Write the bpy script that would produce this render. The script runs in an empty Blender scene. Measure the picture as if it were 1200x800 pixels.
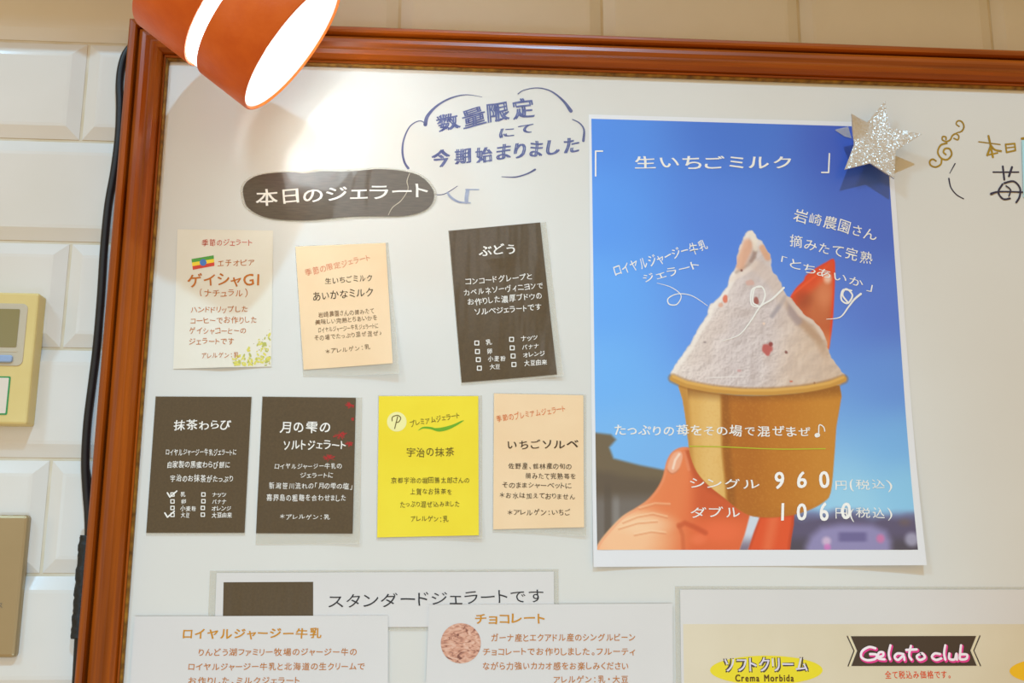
import bpy, math, random
import numpy as np
from mathutils import Vector, Matrix, noise as mnoise

random.seed(7)
SC = bpy.context.scene
COL = SC.collection
# ------------------------------------------------------------------ camera
PITCH, YAW, ROLL = 0.20654076, -0.06742863, 0.0030613
FPX, DIST = 1250.0, 0.9409                     # focal length in pixels of a 1200 px frame, metres to the board
_c, _s = math.cos, math.sin
_F = np.array([-_s(YAW) * _c(PITCH), _c(YAW) * _c(PITCH), _s(PITCH)])
_R = np.array([_c(YAW), _s(YAW), 0.0])
_U = np.cross(_R, _F)
CR = _c(ROLL) * _R + _s(ROLL) * _U
CU = -_s(ROLL) * _R + _c(ROLL) * _U
cam_d = bpy.data.cameras.new('camera')
cam_d.sensor_width = 36.0
cam_d.sensor_fit = 'HORIZONTAL'
cam_d.lens = 36.0 * FPX / 1200.0
cam_d.clip_start = 0.01
cam = bpy.data.objects.new('camera', cam_d)
cam.matrix_world = Matrix(((CR[0], CU[0], -_F[0], 0), (CR[1], CU[1], -_F[1], -DIST), (CR[2], CU[2], -_F[2], 0), (0, 0, 0, 1)))
COL.objects.link(cam)
SC.camera = cam

# ------------------------------------------------------------------ light and exposure
SC.view_settings.view_transform = 'Standard'
SC.view_settings.look = 'None'
SC.view_settings.exposure = 0.0
SC.view_settings.gamma = 1.0
SC.view_settings.use_curve_mapping = False
W = bpy.data.worlds.new('room_light')
SC.world = W
W.use_nodes = True
W.node_tree.nodes['Background'].inputs[0].default_value = (1.0, 0.68, 0.32, 1)
W.node_tree.nodes['Background'].inputs[1].default_value = 0.66


def light(name, kind, loc, target, energy, color, **kw):
    d = bpy.data.lights.new(name, kind)
    d.energy = energy
    d.color = color
    for k, v in kw.items():
        setattr(d, k, v)
    o = bpy.data.objects.new(name, d)
    o.location = loc
    o.rotation_euler = (Vector(target) - Vector(loc)).to_track_quat('-Z', 'Y').to_euler()
    COL.objects.link(o)
    return o


# cool ceiling spot far in front of and above the board
light('ceiling_spot', 'SPOT', (0.34, -2.1, 2.45), (0.17, 0, 0.1), 165, (0.38, 0.74, 1.08), spot_size=math.radians(76), spot_blend=0.4, shadow_soft_size=0.04)
light('left_fill', 'AREA', (-1.5, -1.7, 1.85), (0.0, 0, 0.1), 18, (0.38, 0.74, 1.08), shape='RECTANGLE', size=0.35, size_y=0.35)  # added cool fill from upper left, no window; softens the lamp's shadow
light('side_fill', 'AREA', (-1.1, -1.2, 0.25), (-0.25, 0, 0.3), 0.9, (0.45, 0.78, 1.08), shape='RECTANGLE', size=0.6, size_y=0.6)  # added weak fill for the left side, not a real window
light('low_fill_spot', 'SPOT', (0.02, -1.6, -0.75), (0.03, 0, -0.12), 40, (0.40, 0.75, 1.06), spot_size=math.radians(34), spot_blend=0.5, shadow_soft_size=0.08)  # added low front fill, unseen; cone kept off the top tiles
light('glare_fill_panel', 'AREA', (-0.05, -2.0, 0.92), (-0.02, 0, 0.28), 1.3, (0.92, 0.97, 1.0), shape='RECTANGLE', size=0.5, size_y=0.42)  # added soft panel, placed so its reflection brightens the middle of the board


# ------------------------------------------------------------------ pixel <-> place on the board
def P(x, y, Y=0.0):
    d = ((x - 600.0) / FPX) * CR - ((y - 400.0) / FPX) * CU + _F
    t = (DIST + Y) / d[1]
    return np.array([d[0] * t, Y, d[2] * t])


def proj(Q):
    d = Q - np.array([0, -DIST, 0])
    z = d @ _F
    return 600.0 + FPX * (d @ CR) / z, 400.0 - FPX * (d @ CU) / z


# ------------------------------------------------------------------ materials
def lin(c):
    return tuple(((v / 255.0) / 12.92 if v / 255.0 <= 0.04045 else ((v / 255.0 + 0.055) / 1.055) ** 2.4) for v in c) + (1.0,)


def mat(name, rgb, rough=0.5, spec=0.5, coat=0.0, coat_rough=0.05, metal=0.0, var=0.0, vscale=(30, 30, 30), rgb2=None, bump=0.0, bscale=(60, 60, 60), emit=None, estr=0.0, detail=4.0, coords='Object'):
    m = bpy.data.materials.new(name)
    m.use_nodes = True
    nt = m.node_tree
    b = nt.nodes['Principled BSDF']
    b.inputs['Base Color'].default_value = lin(rgb)
    b.inputs['Roughness'].default_value = rough
    b.inputs['Specular IOR Level'].default_value = spec
    b.inputs['Metallic'].default_value = metal
    b.inputs['Coat Weight'].default_value = coat
    b.inputs['Coat Roughness'].default_value = coat_rough
    if emit:
        b.inputs['Emission Color'].default_value = lin(emit)
        b.inputs['Emission Strength'].default_value = estr
    if var or bump:
        tc = nt.nodes.new('ShaderNodeTexCoord')
    if var:
        mp = nt.nodes.new('ShaderNodeMapping')
        mp.inputs['Scale'].default_value = vscale
        n = nt.nodes.new('ShaderNodeTexNoise')
        n.inputs['Scale'].default_value = 1.0
        n.inputs['Detail'].default_value = detail
        r = nt.nodes.new('ShaderNodeValToRGB')
        r.color_ramp.elements[0].position = 0.5 - 0.5 * min(var, 1) * 0.5
        r.color_ramp.elements[1].position = 0.5 + 0.5 * min(var, 1) * 0.5
        r.color_ramp.elements[0].color = lin(rgb2 or [v * 0.9 for v in rgb])
        r.color_ramp.elements[1].color = lin(rgb)
        nt.links.new(tc.outputs[coords], mp.inputs[0])
        nt.links.new(mp.outputs[0], n.inputs['Vector'])
        nt.links.new(n.outputs[0], r.inputs[0])
        nt.links.new(r.outputs[0], b.inputs['Base Color'])
    if bump:
        mp2 = nt.nodes.new('ShaderNodeMapping')
        mp2.inputs['Scale'].default_value = bscale
        n2 = nt.nodes.new('ShaderNodeTexNoise')
        n2.inputs['Scale'].default_value = 1.0
        n2.inputs['Detail'].default_value = 2.0
        bp = nt.nodes.new('ShaderNodeBump')
        bp.inputs['Strength'].default_value = 1.0
        bp.inputs['Distance'].default_value = bump
        nt.links.new(tc.outputs[coords], mp2.inputs[0])
        nt.links.new(mp2.outputs[0], n2.inputs['Vector'])
        nt.links.new(n2.outputs[0], bp.inputs['Height'])
        nt.links.new(bp.outputs[0], b.inputs['Normal'])
        nt.links.new(bp.outputs[0], b.inputs['Coat Normal'])
    return m


def ink(name, rgb):
    return mat(name, rgb, rough=0.5, spec=0.3, coat=0.25, coat_rough=0.2)


M = {}
M['tile'] = mat('glazed_tile', (228, 226, 220), rough=0.12, spec=0.5, var=0.8, vscale=(9, 9, 9), rgb2=(221, 219, 211))
M['grout'] = mat('tile_grout', (220, 213, 196), rough=0.8, var=0.9, vscale=(30, 30, 30), rgb2=(206, 192, 160))
M['board'] = mat('whiteboard_enamel', (222, 221, 215), rough=0.17, spec=0.5, bump=0.00015, bscale=(7, 7, 7), var=0.9, vscale=(5, 5, 5), rgb2=(217, 215, 208))
M['wood_across'] = mat('varnished_wood_across', (176, 86, 10), rough=0.32, spec=0.35, coat=0.08, coat_rough=0.2, var=1.0, vscale=(5, 90, 160), rgb2=(116, 50, 3), bump=0.0002, bscale=(10, 120, 240), detail=6)
M['wood_along'] = mat('varnished_wood_upright', (176, 86, 10), rough=0.32, spec=0.35, coat=0.08, coat_rough=0.2, var=1.0, vscale=(160, 90, 5), rgb2=(116, 50, 3), bump=0.0002, bscale=(240, 120, 10), detail=6)
M['gold_lip'] = mat('worn_gilt', (176, 128, 42), rough=0.4, metal=0.35, var=1.0, vscale=(120, 120, 120), rgb2=(80, 44, 12))
M['film'] = None
M['black_rubber'] = mat('black_rubber', (26, 27, 28), rough=0.42, spec=0.5, var=0.6, vscale=(60, 60, 60), rgb2=(18, 18, 19))
M['sleeve'] = mat('black_tape', (30, 34, 32), rough=0.55, spec=0.5, bump=0.0015, bscale=(160, 160, 160), var=1.0, vscale=(200, 200, 200), rgb2=(16, 17, 17))


def film_material():
    m = bpy.data.materials.new('clear_laminating_film')
    m.use_nodes = True
    nt = m.node_tree
    b = nt.nodes['Principled BSDF']
    b.inputs['Base Color'].default_value = lin((226, 222, 208))
    b.inputs['Roughness'].default_value = 0.15
    t = nt.nodes.new('ShaderNodeBsdfTransparent')
    mx = nt.nodes.new('ShaderNodeMixShader')
    mx.inputs[0].default_value = 0.3
    nt.links.new(t.outputs[0], mx.inputs[1])
    nt.links.new(b.outputs[0], mx.inputs[2])
    nt.links.new(mx.outputs[0], nt.nodes['Material Output'].inputs['Surface'])
    return m


M['film'] = film_material()


# ------------------------------------------------------------------ object helpers
def empty(name, loc, label=None, cat=None, group=None):
    o = bpy.data.objects.new(name, None)
    o.empty_display_size = 0.01
    o.location = [float(v) for v in loc]
    COL.objects.link(o)
    if label:
        tag(o, label, cat, group)
    return o


def tag(o, label, cat, group=None):
    o['label'] = label
    o['category'] = cat
    if group:
        o['group'] = group
    return o


def world_loc(o):
    v = Vector((0, 0, 0))
    while o is not None:
        v = v + Vector(o.location)
        o = o.parent
    return v


def obj(name, verts, faces, m, parent=None, smooth=False, origin=None):
    verts = np.asarray(verts, float)
    base = np.array(world_loc(parent)) if parent else np.zeros(3)
    o0 = np.array(origin if origin is not None else (verts.min(0) + verts.max(0)) / 2)
    me = bpy.data.meshes.new(name)
    me.from_pydata([tuple(v) for v in (verts - o0)], [], faces)
    me.update()
    if m:
        me.materials.append(m)
    if smooth:
        me.polygons.foreach_set('use_smooth', [True] * len(me.polygons))
    o = bpy.data.objects.new(name, me)
    o.location = o0 - base
    COL.objects.link(o)
    if parent:
        o.parent = parent
    return o


class MB:
    def __init__(s):
        s.v, s.f = [], []

    def add(s, v, f):
        n = len(s.v)
        s.v.extend([tuple(map(float, p)) for p in v])
        s.f.extend([tuple(i + n for i in q) for q in f])
        return s

    def box(s, a, b):
        (x0, y0, z0), (x1, y1, z1) = a, b
        return s.add([(x0, y0, z0), (x1, y0, z0), (x1, y1, z0), (x0, y1, z0), (x0, y0, z1), (x1, y0, z1), (x1, y1, z1), (x0, y1, z1)],
                     [(0, 1, 5, 4), (1, 2, 6, 5), (2, 3, 7, 6), (3, 0, 4, 7), (4, 5, 6, 7), (3, 2, 1, 0)])

    def prism(s, poly, yf, yb, bevel=0.0):
        """poly: list of (X, Z) counter-clockwise seen from the camera; front at yf (smaller), back at yb"""
        p = np.asarray(poly, float)
        n = len(p)
        rings = [(p, yb)]
        if bevel:
            rings.append((p, yf + bevel))
            rings.append((inset(p, bevel * 0.35), yf + bevel * 0.3))
            rings.append((inset(p, bevel), yf))
        else:
            rings.append((p, yf))
        v, f = [], []
        for q, y in rings:
            v += [(a, y, b) for a, b in q]
        for k in range(len(rings) - 1):
            for i in range(n):
                j = (i + 1) % n
                f.append((k * n + i, k * n + j, (k + 1) * n + j, (k + 1) * n + i))
        f.append(tuple((len(rings) - 1) * n + i for i in range(n)))
        f.append(tuple(reversed(range(n))))
        return s.add(v, f)

    def tube(s, pts, r, n=12, caps=True):
        pts = np.asarray(pts, float)
        rs = np.full(len(pts), r) if np.isscalar(r) else np.asarray(r)
        v, f = [], []
        up = None
        for i, p in enumerate(pts):
            t = pts[min(i + 1, len(pts) - 1)] - pts[max(i - 1, 0)]
            t = t / np.linalg.norm(t)
            if up is None:
                up = np.cross(t, (0.3, 1, 0.1))
            u = up - t * (up @ t)
            u /= np.linalg.norm(u)
            up = u
            w = np.cross(t, u)
            for k in range(n):
                a = 2 * math.pi * k / n
                v.append(p + rs[i] * (math.cos(a) * u + math.sin(a) * w))
        for i in range(len(pts) - 1):
            for k in range(n):
                l = (k + 1) % n
                f.append((i * n + k, i * n + l, (i + 1) * n + l, (i + 1) * n + k))
        if caps:
            f.append(tuple(reversed(range(n))))
            f.append(tuple((len(pts) - 1) * n + k for k in range(n)))
        return s.add(v, f)

    def build(s, name, m, parent=None, smooth=False, origin=None):
        return obj(name, s.v, s.f, m, parent, smooth, origin)


def inset(p, d):
    n = len(p)
    out = []
    for i in range(n):
        a, b, c = p[i - 1], p[i], p[(i + 1) % n]
        e1 = (b - a) / max(np.linalg.norm(b - a), 1e-9)
        e2 = (c - b) / max(np.linalg.norm(c - b), 1e-9)
        n1 = np.array([-e1[1], e1[0]])
        n2 = np.array([-e2[1], e2[0]])
        m = n1 + n2
        m = m / max(np.linalg.norm(m), 1e-6)
        out.append(b + m * d / max(m @ n1, 0.4))
    return np.array(out)


def rounded(x0, z0, x1, z1, r, n=6):
    pts = []
    for cx, cz, a0 in ((x1 - r, z0 + r, -90), (x1 - r, z1 - r, 0), (x0 + r, z1 - r, 90), (x0 + r, z0 + r, 180)):
        for k in range(n + 1):
            a = math.radians(a0 + 90 * k / n)
            pts.append((cx + r * math.cos(a), cz + r * math.sin(a)))
    return pts


def smooth_path(pts, k=8, closed=False):
    p = np.asarray(pts, float)
    n = len(p)
    out = []
    rng = n if closed else n - 1
    for i in range(rng):
        if closed:
            p0, p1, p2, p3 = p[i - 1], p[i], p[(i + 1) % n], p[(i + 2) % n]
        else:
            p0, p1, p2, p3 = p[max(i - 1, 0)], p[i], p[i + 1], p[min(i + 2, n - 1)]
        for j in range(k):
            t = j / k
            out.append(0.5 * ((2 * p1) + (-p0 + p2) * t + (2 * p0 - 5 * p1 + 4 * p2 - p3) * t * t + (-p0 + 3 * p1 - 3 * p2 + p3) * t ** 3))
    if not closed:
        out.append(p[-1])
    return np.array(out)


# ------------------------------------------------------------------ lettering
_G = {}


def glyph(ch, bold):
    key = (ch, bold)
    if key in _G:
        return _G[key]
    cu = bpy.data.curves.new('glyph', 'FONT')
    cu.body = ch
    cu.size = 1.0
    cu.resolution_u = 3
    cu.fill_mode = 'FRONT'
    o = bpy.data.objects.new('glyph', cu)
    COL.objects.link(o)
    dg = bpy.context.evaluated_depsgraph_get()
    dg.update()
    me = bpy.data.meshes.new_from_object(o.evaluated_get(dg))
    v = np.array([x.co[:2] for x in me.vertices]).reshape(-1, 2)
    f = [tuple(q.vertices) for q in me.polygons]
    if bold and len(v):
        # a broader nib: the same outline laid down again a little to each side
        n0, v0, f0 = len(v), v, f
        bx, by = bold if isinstance(bold, tuple) else (bold, bold)
        v = np.concatenate([v0 + np.array(d) * (bx, by) for d in ((1, .6), (-1, .6), (1, -.6), (-1, -.6))])
        f = [tuple(i + k * n0 for i in q) for k in range(4) for q in f0]
        v = np.column_stack([v, np.repeat(np.arange(4) * 8e-6, n0)])
    bpy.data.objects.remove(o)
    bpy.data.curves.remove(cu)
    bpy.data.meshes.remove(me)
    _G[key] = (v, f)
    return _G[key]


NARROW = {'、': 0.6, '。': 0.6, '：': 0.6, '・': 0.7, '(': 0.5, ')': 0.5, ' ': 0.5, '＊': 0.9}
SMALLK = set('ャュョッェィァぁっゃゅょゥォ')


def text_flat(s, jit, rnd, bold):
    """a line of hand lettering: list of (verts, faces) in em units with the line centred on y = 0, and its length"""
    x = 0.0
    out = []
    for ch in s:
        if ch == ' ' or ch == '　':
            x += 0.55
            continue
        v, f = glyph(ch, bold)
        if len(v) == 0:
            x += 0.5
            continue
        latin = ord(ch) < 0x250
        dy = v[:, 2].copy() if v.shape[1] == 3 else np.zeros(len(v))
        v = v[:, :2].copy()
        if latin:
            w = v[:, 0].max() - v[:, 0].min() + 0.14
            v[:, 0] -= v[:, 0].min() - 0.07
            cy = 0.36
            v *= 1.12
            w *= 1.12
        else:
            # centre the glyph in a unit cell scaled a little with the glyph
            v = (v - np.array([0.5, 0.38])) * 0.9 + np.array([0.5, 0.38])
            cx = (v[:, 0].min() + v[:, 0].max()) / 2
            gw = v[:, 0].max() - v[:, 0].min()
            w = max(0.62, gw + 0.16) if ch not in NARROW else NARROW[ch]
            if ch in SMALLK:
                w = 0.72
            v[:, 0] += w / 2 - cx
            cy = 0.38
        v[:, 1] -= cy
        c = np.array([w / 2, 0.0])
        a = rnd.uniform(-1, 1) * 0.09 * jit
        sc = 1 + rnd.uniform(-1, 1) * 0.10 * jit
        R2 = np.array([[math.cos(a), -math.sin(a)], [math.sin(a), math.cos(a)]])
        v = (v - c) @ R2.T * np.array([sc, 1 + rnd.uniform(-1, 1) * 0.1 * jit]) + c
        v[:, 1] += rnd.uniform(-1, 1) * 0.05 * jit
        # a hand's wobble
        ph = rnd.uniform(0, 6)
        v[:, 0] += 0.02 * jit * np.sin(v[:, 1] * 7 + ph)
        v[:, 1] += 0.02 * jit * np.sin(v[:, 0] * 6 + ph * 2)
        v[:, 0] += x
        x += w
        out.append((v, f, dy))
    return out, x


def text_line(mb, s, a, b, h, Y=0.0, bold=0.0, jit=1.0, shear=0.0, lift=None):
    """lettering whose middle line runs from pixel a to pixel b, h pixels tall, on the plane Y"""
    rnd = random.Random(s + str(a))
    parts, L = text_flat(s, jit, rnd, bold)
    A, B = P(a[0], a[1], Y), P(b[0], b[1], Y)
    ex = (B - A) / np.linalg.norm(B - A)
    ez = np.array([-ex[2], 0, ex[0]])
    mid = ((a[0] + b[0]) / 2, (a[1] + b[1]) / 2)
    ppm = np.linalg.norm(P(mid[0] + 5, mid[1], Y) - P(mid[0] - 5, mid[1], Y)) / 10
    em = h * ppm / 0.90
    sx = np.linalg.norm(B - A) / L
    for v, f, dy in parts:
        Q = A + np.outer(v[:, 0] * sx + v[:, 1] * em * shear, ex) + np.outer(v[:, 1] * em, ez)
        Q[:, 1] -= dy
        if lift:
            Q[:, 1] -= lift(Q[:, 0], Q[:, 2])
        mb.add(Q, f)
    return mb


def stroke(mb, pts, w, Y=0.0, k=8, lift=None, raw=False):
    """a pen stroke along pixel points; w in pixels (a number or one per point)"""
    px = np.asarray(pts, float)
    ws = np.full(len(px), float(w)) if np.isscalar(w) else np.asarray(w, float)
    q = np.column_stack([px, ws])
    if not raw and len(q) > 2:
        q = smooth_path(q, k)
    C = np.array([P(x, y, Y) for x, y, _ in q])
    s = np.linalg.norm(P(q[0, 0] + 5, q[0, 1], Y) - P(q[0, 0] - 5, q[0, 1], Y)) / 10
    r = np.maximum(q[:, 2], 0.3) * s / 2
    n = len(C)
    v, f = [], []
    for i in range(n):
        t = C[min(i + 1, n - 1)] - C[max(i - 1, 0)]
        t /= max(np.linalg.norm(t), 1e-9)
        nn = np.array([-t[2], 0, t[0]])
        hair = np.array([0, -2.5e-5 * i / n, 0])
        v += [C[i] + nn * r[i] + hair, C[i] - nn * r[i] + hair]
    for i in range(n - 1):
        f.append((2 * i, 2 * i + 1, 2 * i + 3, 2 * i + 2))
    for i in (0, n - 1):
        b0 = len(v)
        v += [C[i] + np.array([0, -4e-5, 0]) + r[i] * np.array([math.cos(a), 0, math.sin(a)]) for a in np.linspace(0, 2 * math.pi, 10, endpoint=False)]
        f.append(tuple(range(b0, b0 + 10)))
    v = np.array(v)
    if lift:
        v[:, 1] -= lift(v[:, 0], v[:, 2])
    return mb.add(v, f)


def polyline(mb, pts, w, Y=0.0, lift=None):
    """straight strokes with corners"""
    for k, (a, b) in enumerate(zip(pts[:-1], pts[1:])):
        stroke(mb, [a, b], w, Y - 1.5e-5 * (k % 4), raw=True, lift=lift)
    return mb


def flat_poly(mb, pts, Y, lift=None):
    v = np.array([P(x, y, Y) for x, y in pts])
    if lift:
        v[:, 1] -= lift(v[:, 0], v[:, 2])
    return mb.add(v, [tuple(range(len(v)))])


def sheet_mesh(quad, yf, th, lift=None, n=14):
    """a thin sheet: pixel corners TL, TR, BR, BL; front at yf (towards the room is smaller), thickness th"""
    tl, tr, br, bl = [P(x, y, yf) for x, y in quad]
    v, f = [], []
    for side in (0, 1):
        for j in range(n + 1):
            for i in range(n + 1):
                s, t = i / n, j / n
                q = (tl * (1 - s) + tr * s) * (1 - t) + (bl * (1 - s) + br * s) * t
                if lift:
                    q = q - np.array([0, lift(q[0], q[2]), 0])
                v.append(q + np.array([0, th * side, 0]))
    N = (n + 1) ** 2
    for j in range(n):
        for i in range(n):
            a = j * (n + 1) + i
            f.append((a, a + n + 1, a + n + 2, a + 1))
            f.append((N + a, N + a + 1, N + a + n + 2, N + a + n + 1))
    ring = [i for i in range(n + 1)] + [j * (n + 1) + n for j in range(1, n + 1)] + [n * (n + 1) + i for i in range(n - 1, -1, -1)] + [j * (n + 1) for j in range(n - 1, 0, -1)]
    for k in range(len(ring)):
        a, b = ring[k], ring[(k + 1) % len(ring)]
        f.append((a, b, N + b, N + a))
    return v, f


def make_lift(*terms):
    """height off the board from corners that curl: (pixel x, pixel y, radius in m, height in m)"""
    ts = [(P(x, y)[0], P(x, y)[2], r, h) for x, y, r, h in terms]

    def lift(X, Z):
        o = 0.0
        for cx, cz, r, h in ts:
            d = np.sqrt((X - cx) ** 2 + (Z - cz) ** 2) / r
            o = o + h * np.clip(1 - d, 0, 1) ** 2
        return o
    return lift


# ================================================================== the wall
TW, TH, GR, BV = 0.2004, 0.0992, 0.0028, 0.012
WY = 0.020
wall = MB()
z0 = -0.0092
for row in range(-6, 11):
    zb = z0 + row * TH
    off = -0.0464 if (row - 5) % 2 == 0 else -0.341
    for i in range(-7, 9):
        xl = off + i * TW
        if xl < -1.0 or xl + TW > 1.35:
            continue
        x0, x1, za, zc = xl + GR / 2, xl + TW - GR / 2, zb + GR / 2, zb + TH - GR / 2
        b = BV
        wall.add([(x0, WY + 0.0075, za), (x1, WY + 0.0075, za), (x1, WY + 0.0075, zc), (x0, WY + 0.0075, zc),
                  (x0, WY + 0.0052, za), (x1, WY + 0.0052, za), (x1, WY + 0.0052, zc), (x0, WY + 0.0052, zc),
                  (x0 + b * .95, WY + 0.0003, za + b * .95), (x1 - b * .95, WY + 0.0003, za + b * .95), (x1 - b * .95, WY + 0.0003, zc - b * .95), (x0 + b * .95, WY + 0.0003, zc - b * .95),
                  (x0 + b * 1.2, WY, za + b * 1.2), (x1 - b * 1.2, WY, za + b * 1.2), (x1 - b * 1.2, WY, zc - b * 1.2), (x0 + b * 1.2, WY, zc - b * 1.2)],
                 [(0, 1, 5, 4), (1, 2, 6, 5), (2, 3, 7, 6), (3, 0, 4, 7), (4, 5, 9, 8), (5, 6, 10, 9), (6, 7, 11, 10), (7, 4, 8, 11),
                  (8, 9, 13, 12), (9, 10, 14, 13), (10, 11, 15, 14), (11, 8, 12, 15), (12, 13, 14, 15)])
wb = wall.build('wall_back', M['tile'])
wb['kind'] = 'structure'
g = MB().box((-1.2, WY + 0.0058, -0.65), (1.45, WY + 0.06, 1.12)).build('grout', M['grout'], wb)

# added soffit out of view, shades the top tiles; the lamp hangs from it
so = MB().box((-1.2, -0.10, 0.59), (1.45, WY + 0.004, 1.10)).build('added_soffit_1', mat('added_soffit_paint', (226, 216, 196), rough=0.6, var=0.6, vscale=(6, 6, 6)))
so['kind'] = 'structure'

# ================================================================== the whiteboard
BX0, BX1, BZ0, BZ1 = -0.2575, 0.985, -0.40, 0.4585        # the inner opening of the frame
FW = 0.0355                                               # moulding width
board = empty('whiteboard', (BX0, 0.0, BZ0), 'large whiteboard in a varnished brown wood frame with papers stuck on it', 'whiteboard')
MB().box((BX0 - 0.008, 0.0, BZ0 - 0.008), (BX1 + 0.008, 0.0085, BZ1 + 0.008)).build('panel', M['board'], board)
# moulding section: (distance outwards from the opening, Y)
SEC = [(0.0023, 0.0), (0.0023, -0.0055), (0.0034, -0.0068), (0.0046, -0.0050), (0.0056, -0.0085), (0.0085, -0.0125), (0.0118, -0.0145), (0.0140, -0.0133),
       (0.0152, -0.0133), (0.019, -0.0150), (0.0225, -0.0146), (0.0255, -0.0128), (0.0268, -0.0100), (0.0280, -0.0070), (0.0284, -0.0120), (0.0294, -0.0150),
       (0.0315, -0.0158), (0.034, -0.0152), (0.0355, -0.0135), (0.0355, 0.0185), (0.0023, 0.0185)]
LIP = [(0.0, -0.0003), (0.0, -0.0026), (0.0006, -0.0036), (0.0014, -0.0042), (0.0022, -0.0042), (0.0022, -0.0003)]


def rail(sec, side):
    v, f = [], []
    n = len(sec)
    for end in (0, 1):
        for d, y in sec:
            if side == 'top':
                v.append(((BX0 - d) if end == 0 else (BX1 + d), y, BZ1 + d))
            elif side == 'bottom':
                v.append(((BX0 - d) if end == 1 else (BX1 + d), y, BZ0 - d))
            elif side == 'left':
                v.append((BX0 - d, y, (BZ0 - d) if end == 0 else (BZ1 + d)))
            else:
                v.append((BX1 + d, y, (BZ0 - d) if end == 1 else (BZ1 + d)))
    for i in range(n):
        j = (i + 1) % n
        f.append((i, j, n + j, n + i))
    f.append(tuple(range(n)))
    f.append(tuple(reversed(range(n, 2 * n))))
    return v, f


for side in ('left', 'top', 'right', 'bottom'):
    v, f = rail(SEC, side)
    r = obj('frame_rail', v, f, M['wood_along'] if side in ('left', 'right') else M['wood_across'], board)
    v, f = rail(LIP, side)
    lp = obj('gilt_lip', v, f, M['gold_lip'], r)
    lp['label'] = 'narrow worn gold lip along the inside of the frame'

INK_Y = -0.00025
marker_blue = mat('blue_marker', (62, 68, 124), rough=0.45, var=1.0, vscale=(160, 160, 160), rgb2=(112, 118, 160))
marker_thin = mat('blue_marker_line', (74, 76, 120), rough=0.45, var=0.8, vscale=(90, 90, 90), rgb2=(104, 108, 146))
marker_pale = mat('pale_blue_marker', (140, 150, 180), rough=0.45, var=0.8, vscale=(90, 90, 90), rgb2=(176, 184, 204))
marker_gold = mat('gold_marker', (176, 138, 20), rough=0.5, var=0.8, vscale=(90, 90, 90), rgb2=(150, 116, 18))
marker_black = mat('dark_marker', (44, 40, 62), rough=0.45)


def z2(*pts):
    return [(460 + x / 5.0, 90 + y / 5.0) for x, y in pts]


def z6(*pts):
    return [(960 + x / 5.0, 100 + y / 5.0) for x, y in pts]


mb = MB()
text_line(mb, '数量限定', (510, 146), (628, 123), 24, INK_Y, bold=(0.05, 0.015), shear=0.12)
text_line(mb, 'にて', (583, 157), (627, 149), 13, INK_Y, bold=(0.045, 0.01), shear=0.1)
text_line(mb, '今期始まりました', (504, 186), (681, 170), 21, INK_Y, bold=(0.05, 0.015), shear=0.12)
mb.build('marker_lettering', marker_blue, board)
mb = MB()
stroke(mb, z2((92, 535), (70, 500), (58, 440), (65, 370), (95, 300), (130, 268), (165, 258), (190, 272)), [3, 2.6, 2.4, 2, 1.6, 1.3, 1.2, 1.2], INK_Y)
mb.build('cloud_line', marker_thin, board)
mb = MB()
stroke(mb, z2((192, 280), (205, 230), (260, 170), (340, 125), (430, 105), (525, 118)), [4.5, 4, 2.6, 2, 1.2, 0.6], INK_Y)
mb.build('cloud_line', marker_thin, board)
mb = MB()
stroke(mb, z2((735, 100), (770, 78), (850, 65), (930, 85), (1000, 140), (1045, 200)), [1.2, 1.2, 1.4, 1.8, 2.8, 4.5], INK_Y)
mb.build('cloud_line', marker_thin, board)
mb = MB()
stroke(mb, z2((1055, 250), (1095, 270), (1122, 310), (1118, 375)), [1.2, 1.6, 2.2, 3.2], INK_Y)
mb.build('cloud_line', marker_thin, board)
mb = MB()
stroke(mb, z2((640, 585), (720, 587), (790, 567), (835, 543)), [0.8, 1.6, 1.8, 2.4], INK_Y)
mb.build('cloud_line', marker_thin, board)
mb = MB()
stroke(mb, z2((248, 690), (305, 686), (380, 640)), [1.0, 1.0, 0.8], INK_Y)
mb.build('cloud_line', marker_thin, board)
mb = MB()
stroke(mb, z2((322, 678), (345, 708), (390, 733), (455, 738)), [2.2, 3.0, 2.4, 1.6], INK_Y - 0.0001)
stroke(mb, z2((440, 665), (434, 700), (432, 735)), [4.2, 4.4, 4.0], INK_Y - 0.0002)
stroke(mb, z2((430, 660), (505, 660)), [1.6, 1.4], INK_Y - 0.0001)
mb.build('marker_tail', marker_pale, board)
mb = MB()
stroke(mb, z6((820, 240), (803, 226), (812, 208), (835, 212), (848, 240), (835, 268), (805, 277)), [1.6, 1.6, 1.6, 2, 2, 1.8, 1.2], INK_Y)
stroke(mb, z6((790, 310), (812, 318), (818, 297), (800, 283), (780, 295), (768, 318), (745, 328), (722, 318), (724, 300), (742, 302), (743, 316)), 1.8, INK_Y)
stroke(mb, z6((748, 338), (712, 350), (695, 390), (715, 425), (750, 434), (776, 405), (765, 372), (738, 370), (728, 390), (742, 404)), 2.0, INK_Y - 0.0001)
stroke(mb, z6((718, 432), (712, 462), (683, 478), (654, 468), (648, 445), (665, 432), (684, 442)), 2.0, INK_Y)
mb.build('marker_ornament', marker_gold, board)
mb = MB()
stroke(mb, z6((935, 330), (1060, 346)), 1.4, INK_Y)
stroke(mb, z6((992, 296), (1004, 350), (1018, 420)), 2.4, INK_Y - 0.0001)
stroke(mb, z6((1006, 352), (985, 408)), 2.4, INK_Y - 0.0002)
stroke(mb, z6((1008, 352), (1030, 376), (1066, 384)), 2.0, INK_Y - 0.0003)
stroke(mb, z6((985, 408), (1045, 395)), 1.8, INK_Y)
polyline(mb, z6((1092, 345), (1098, 392), (1150, 380), (1146, 340), (1092, 345)), 1.8, INK_Y - 0.0001)
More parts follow.
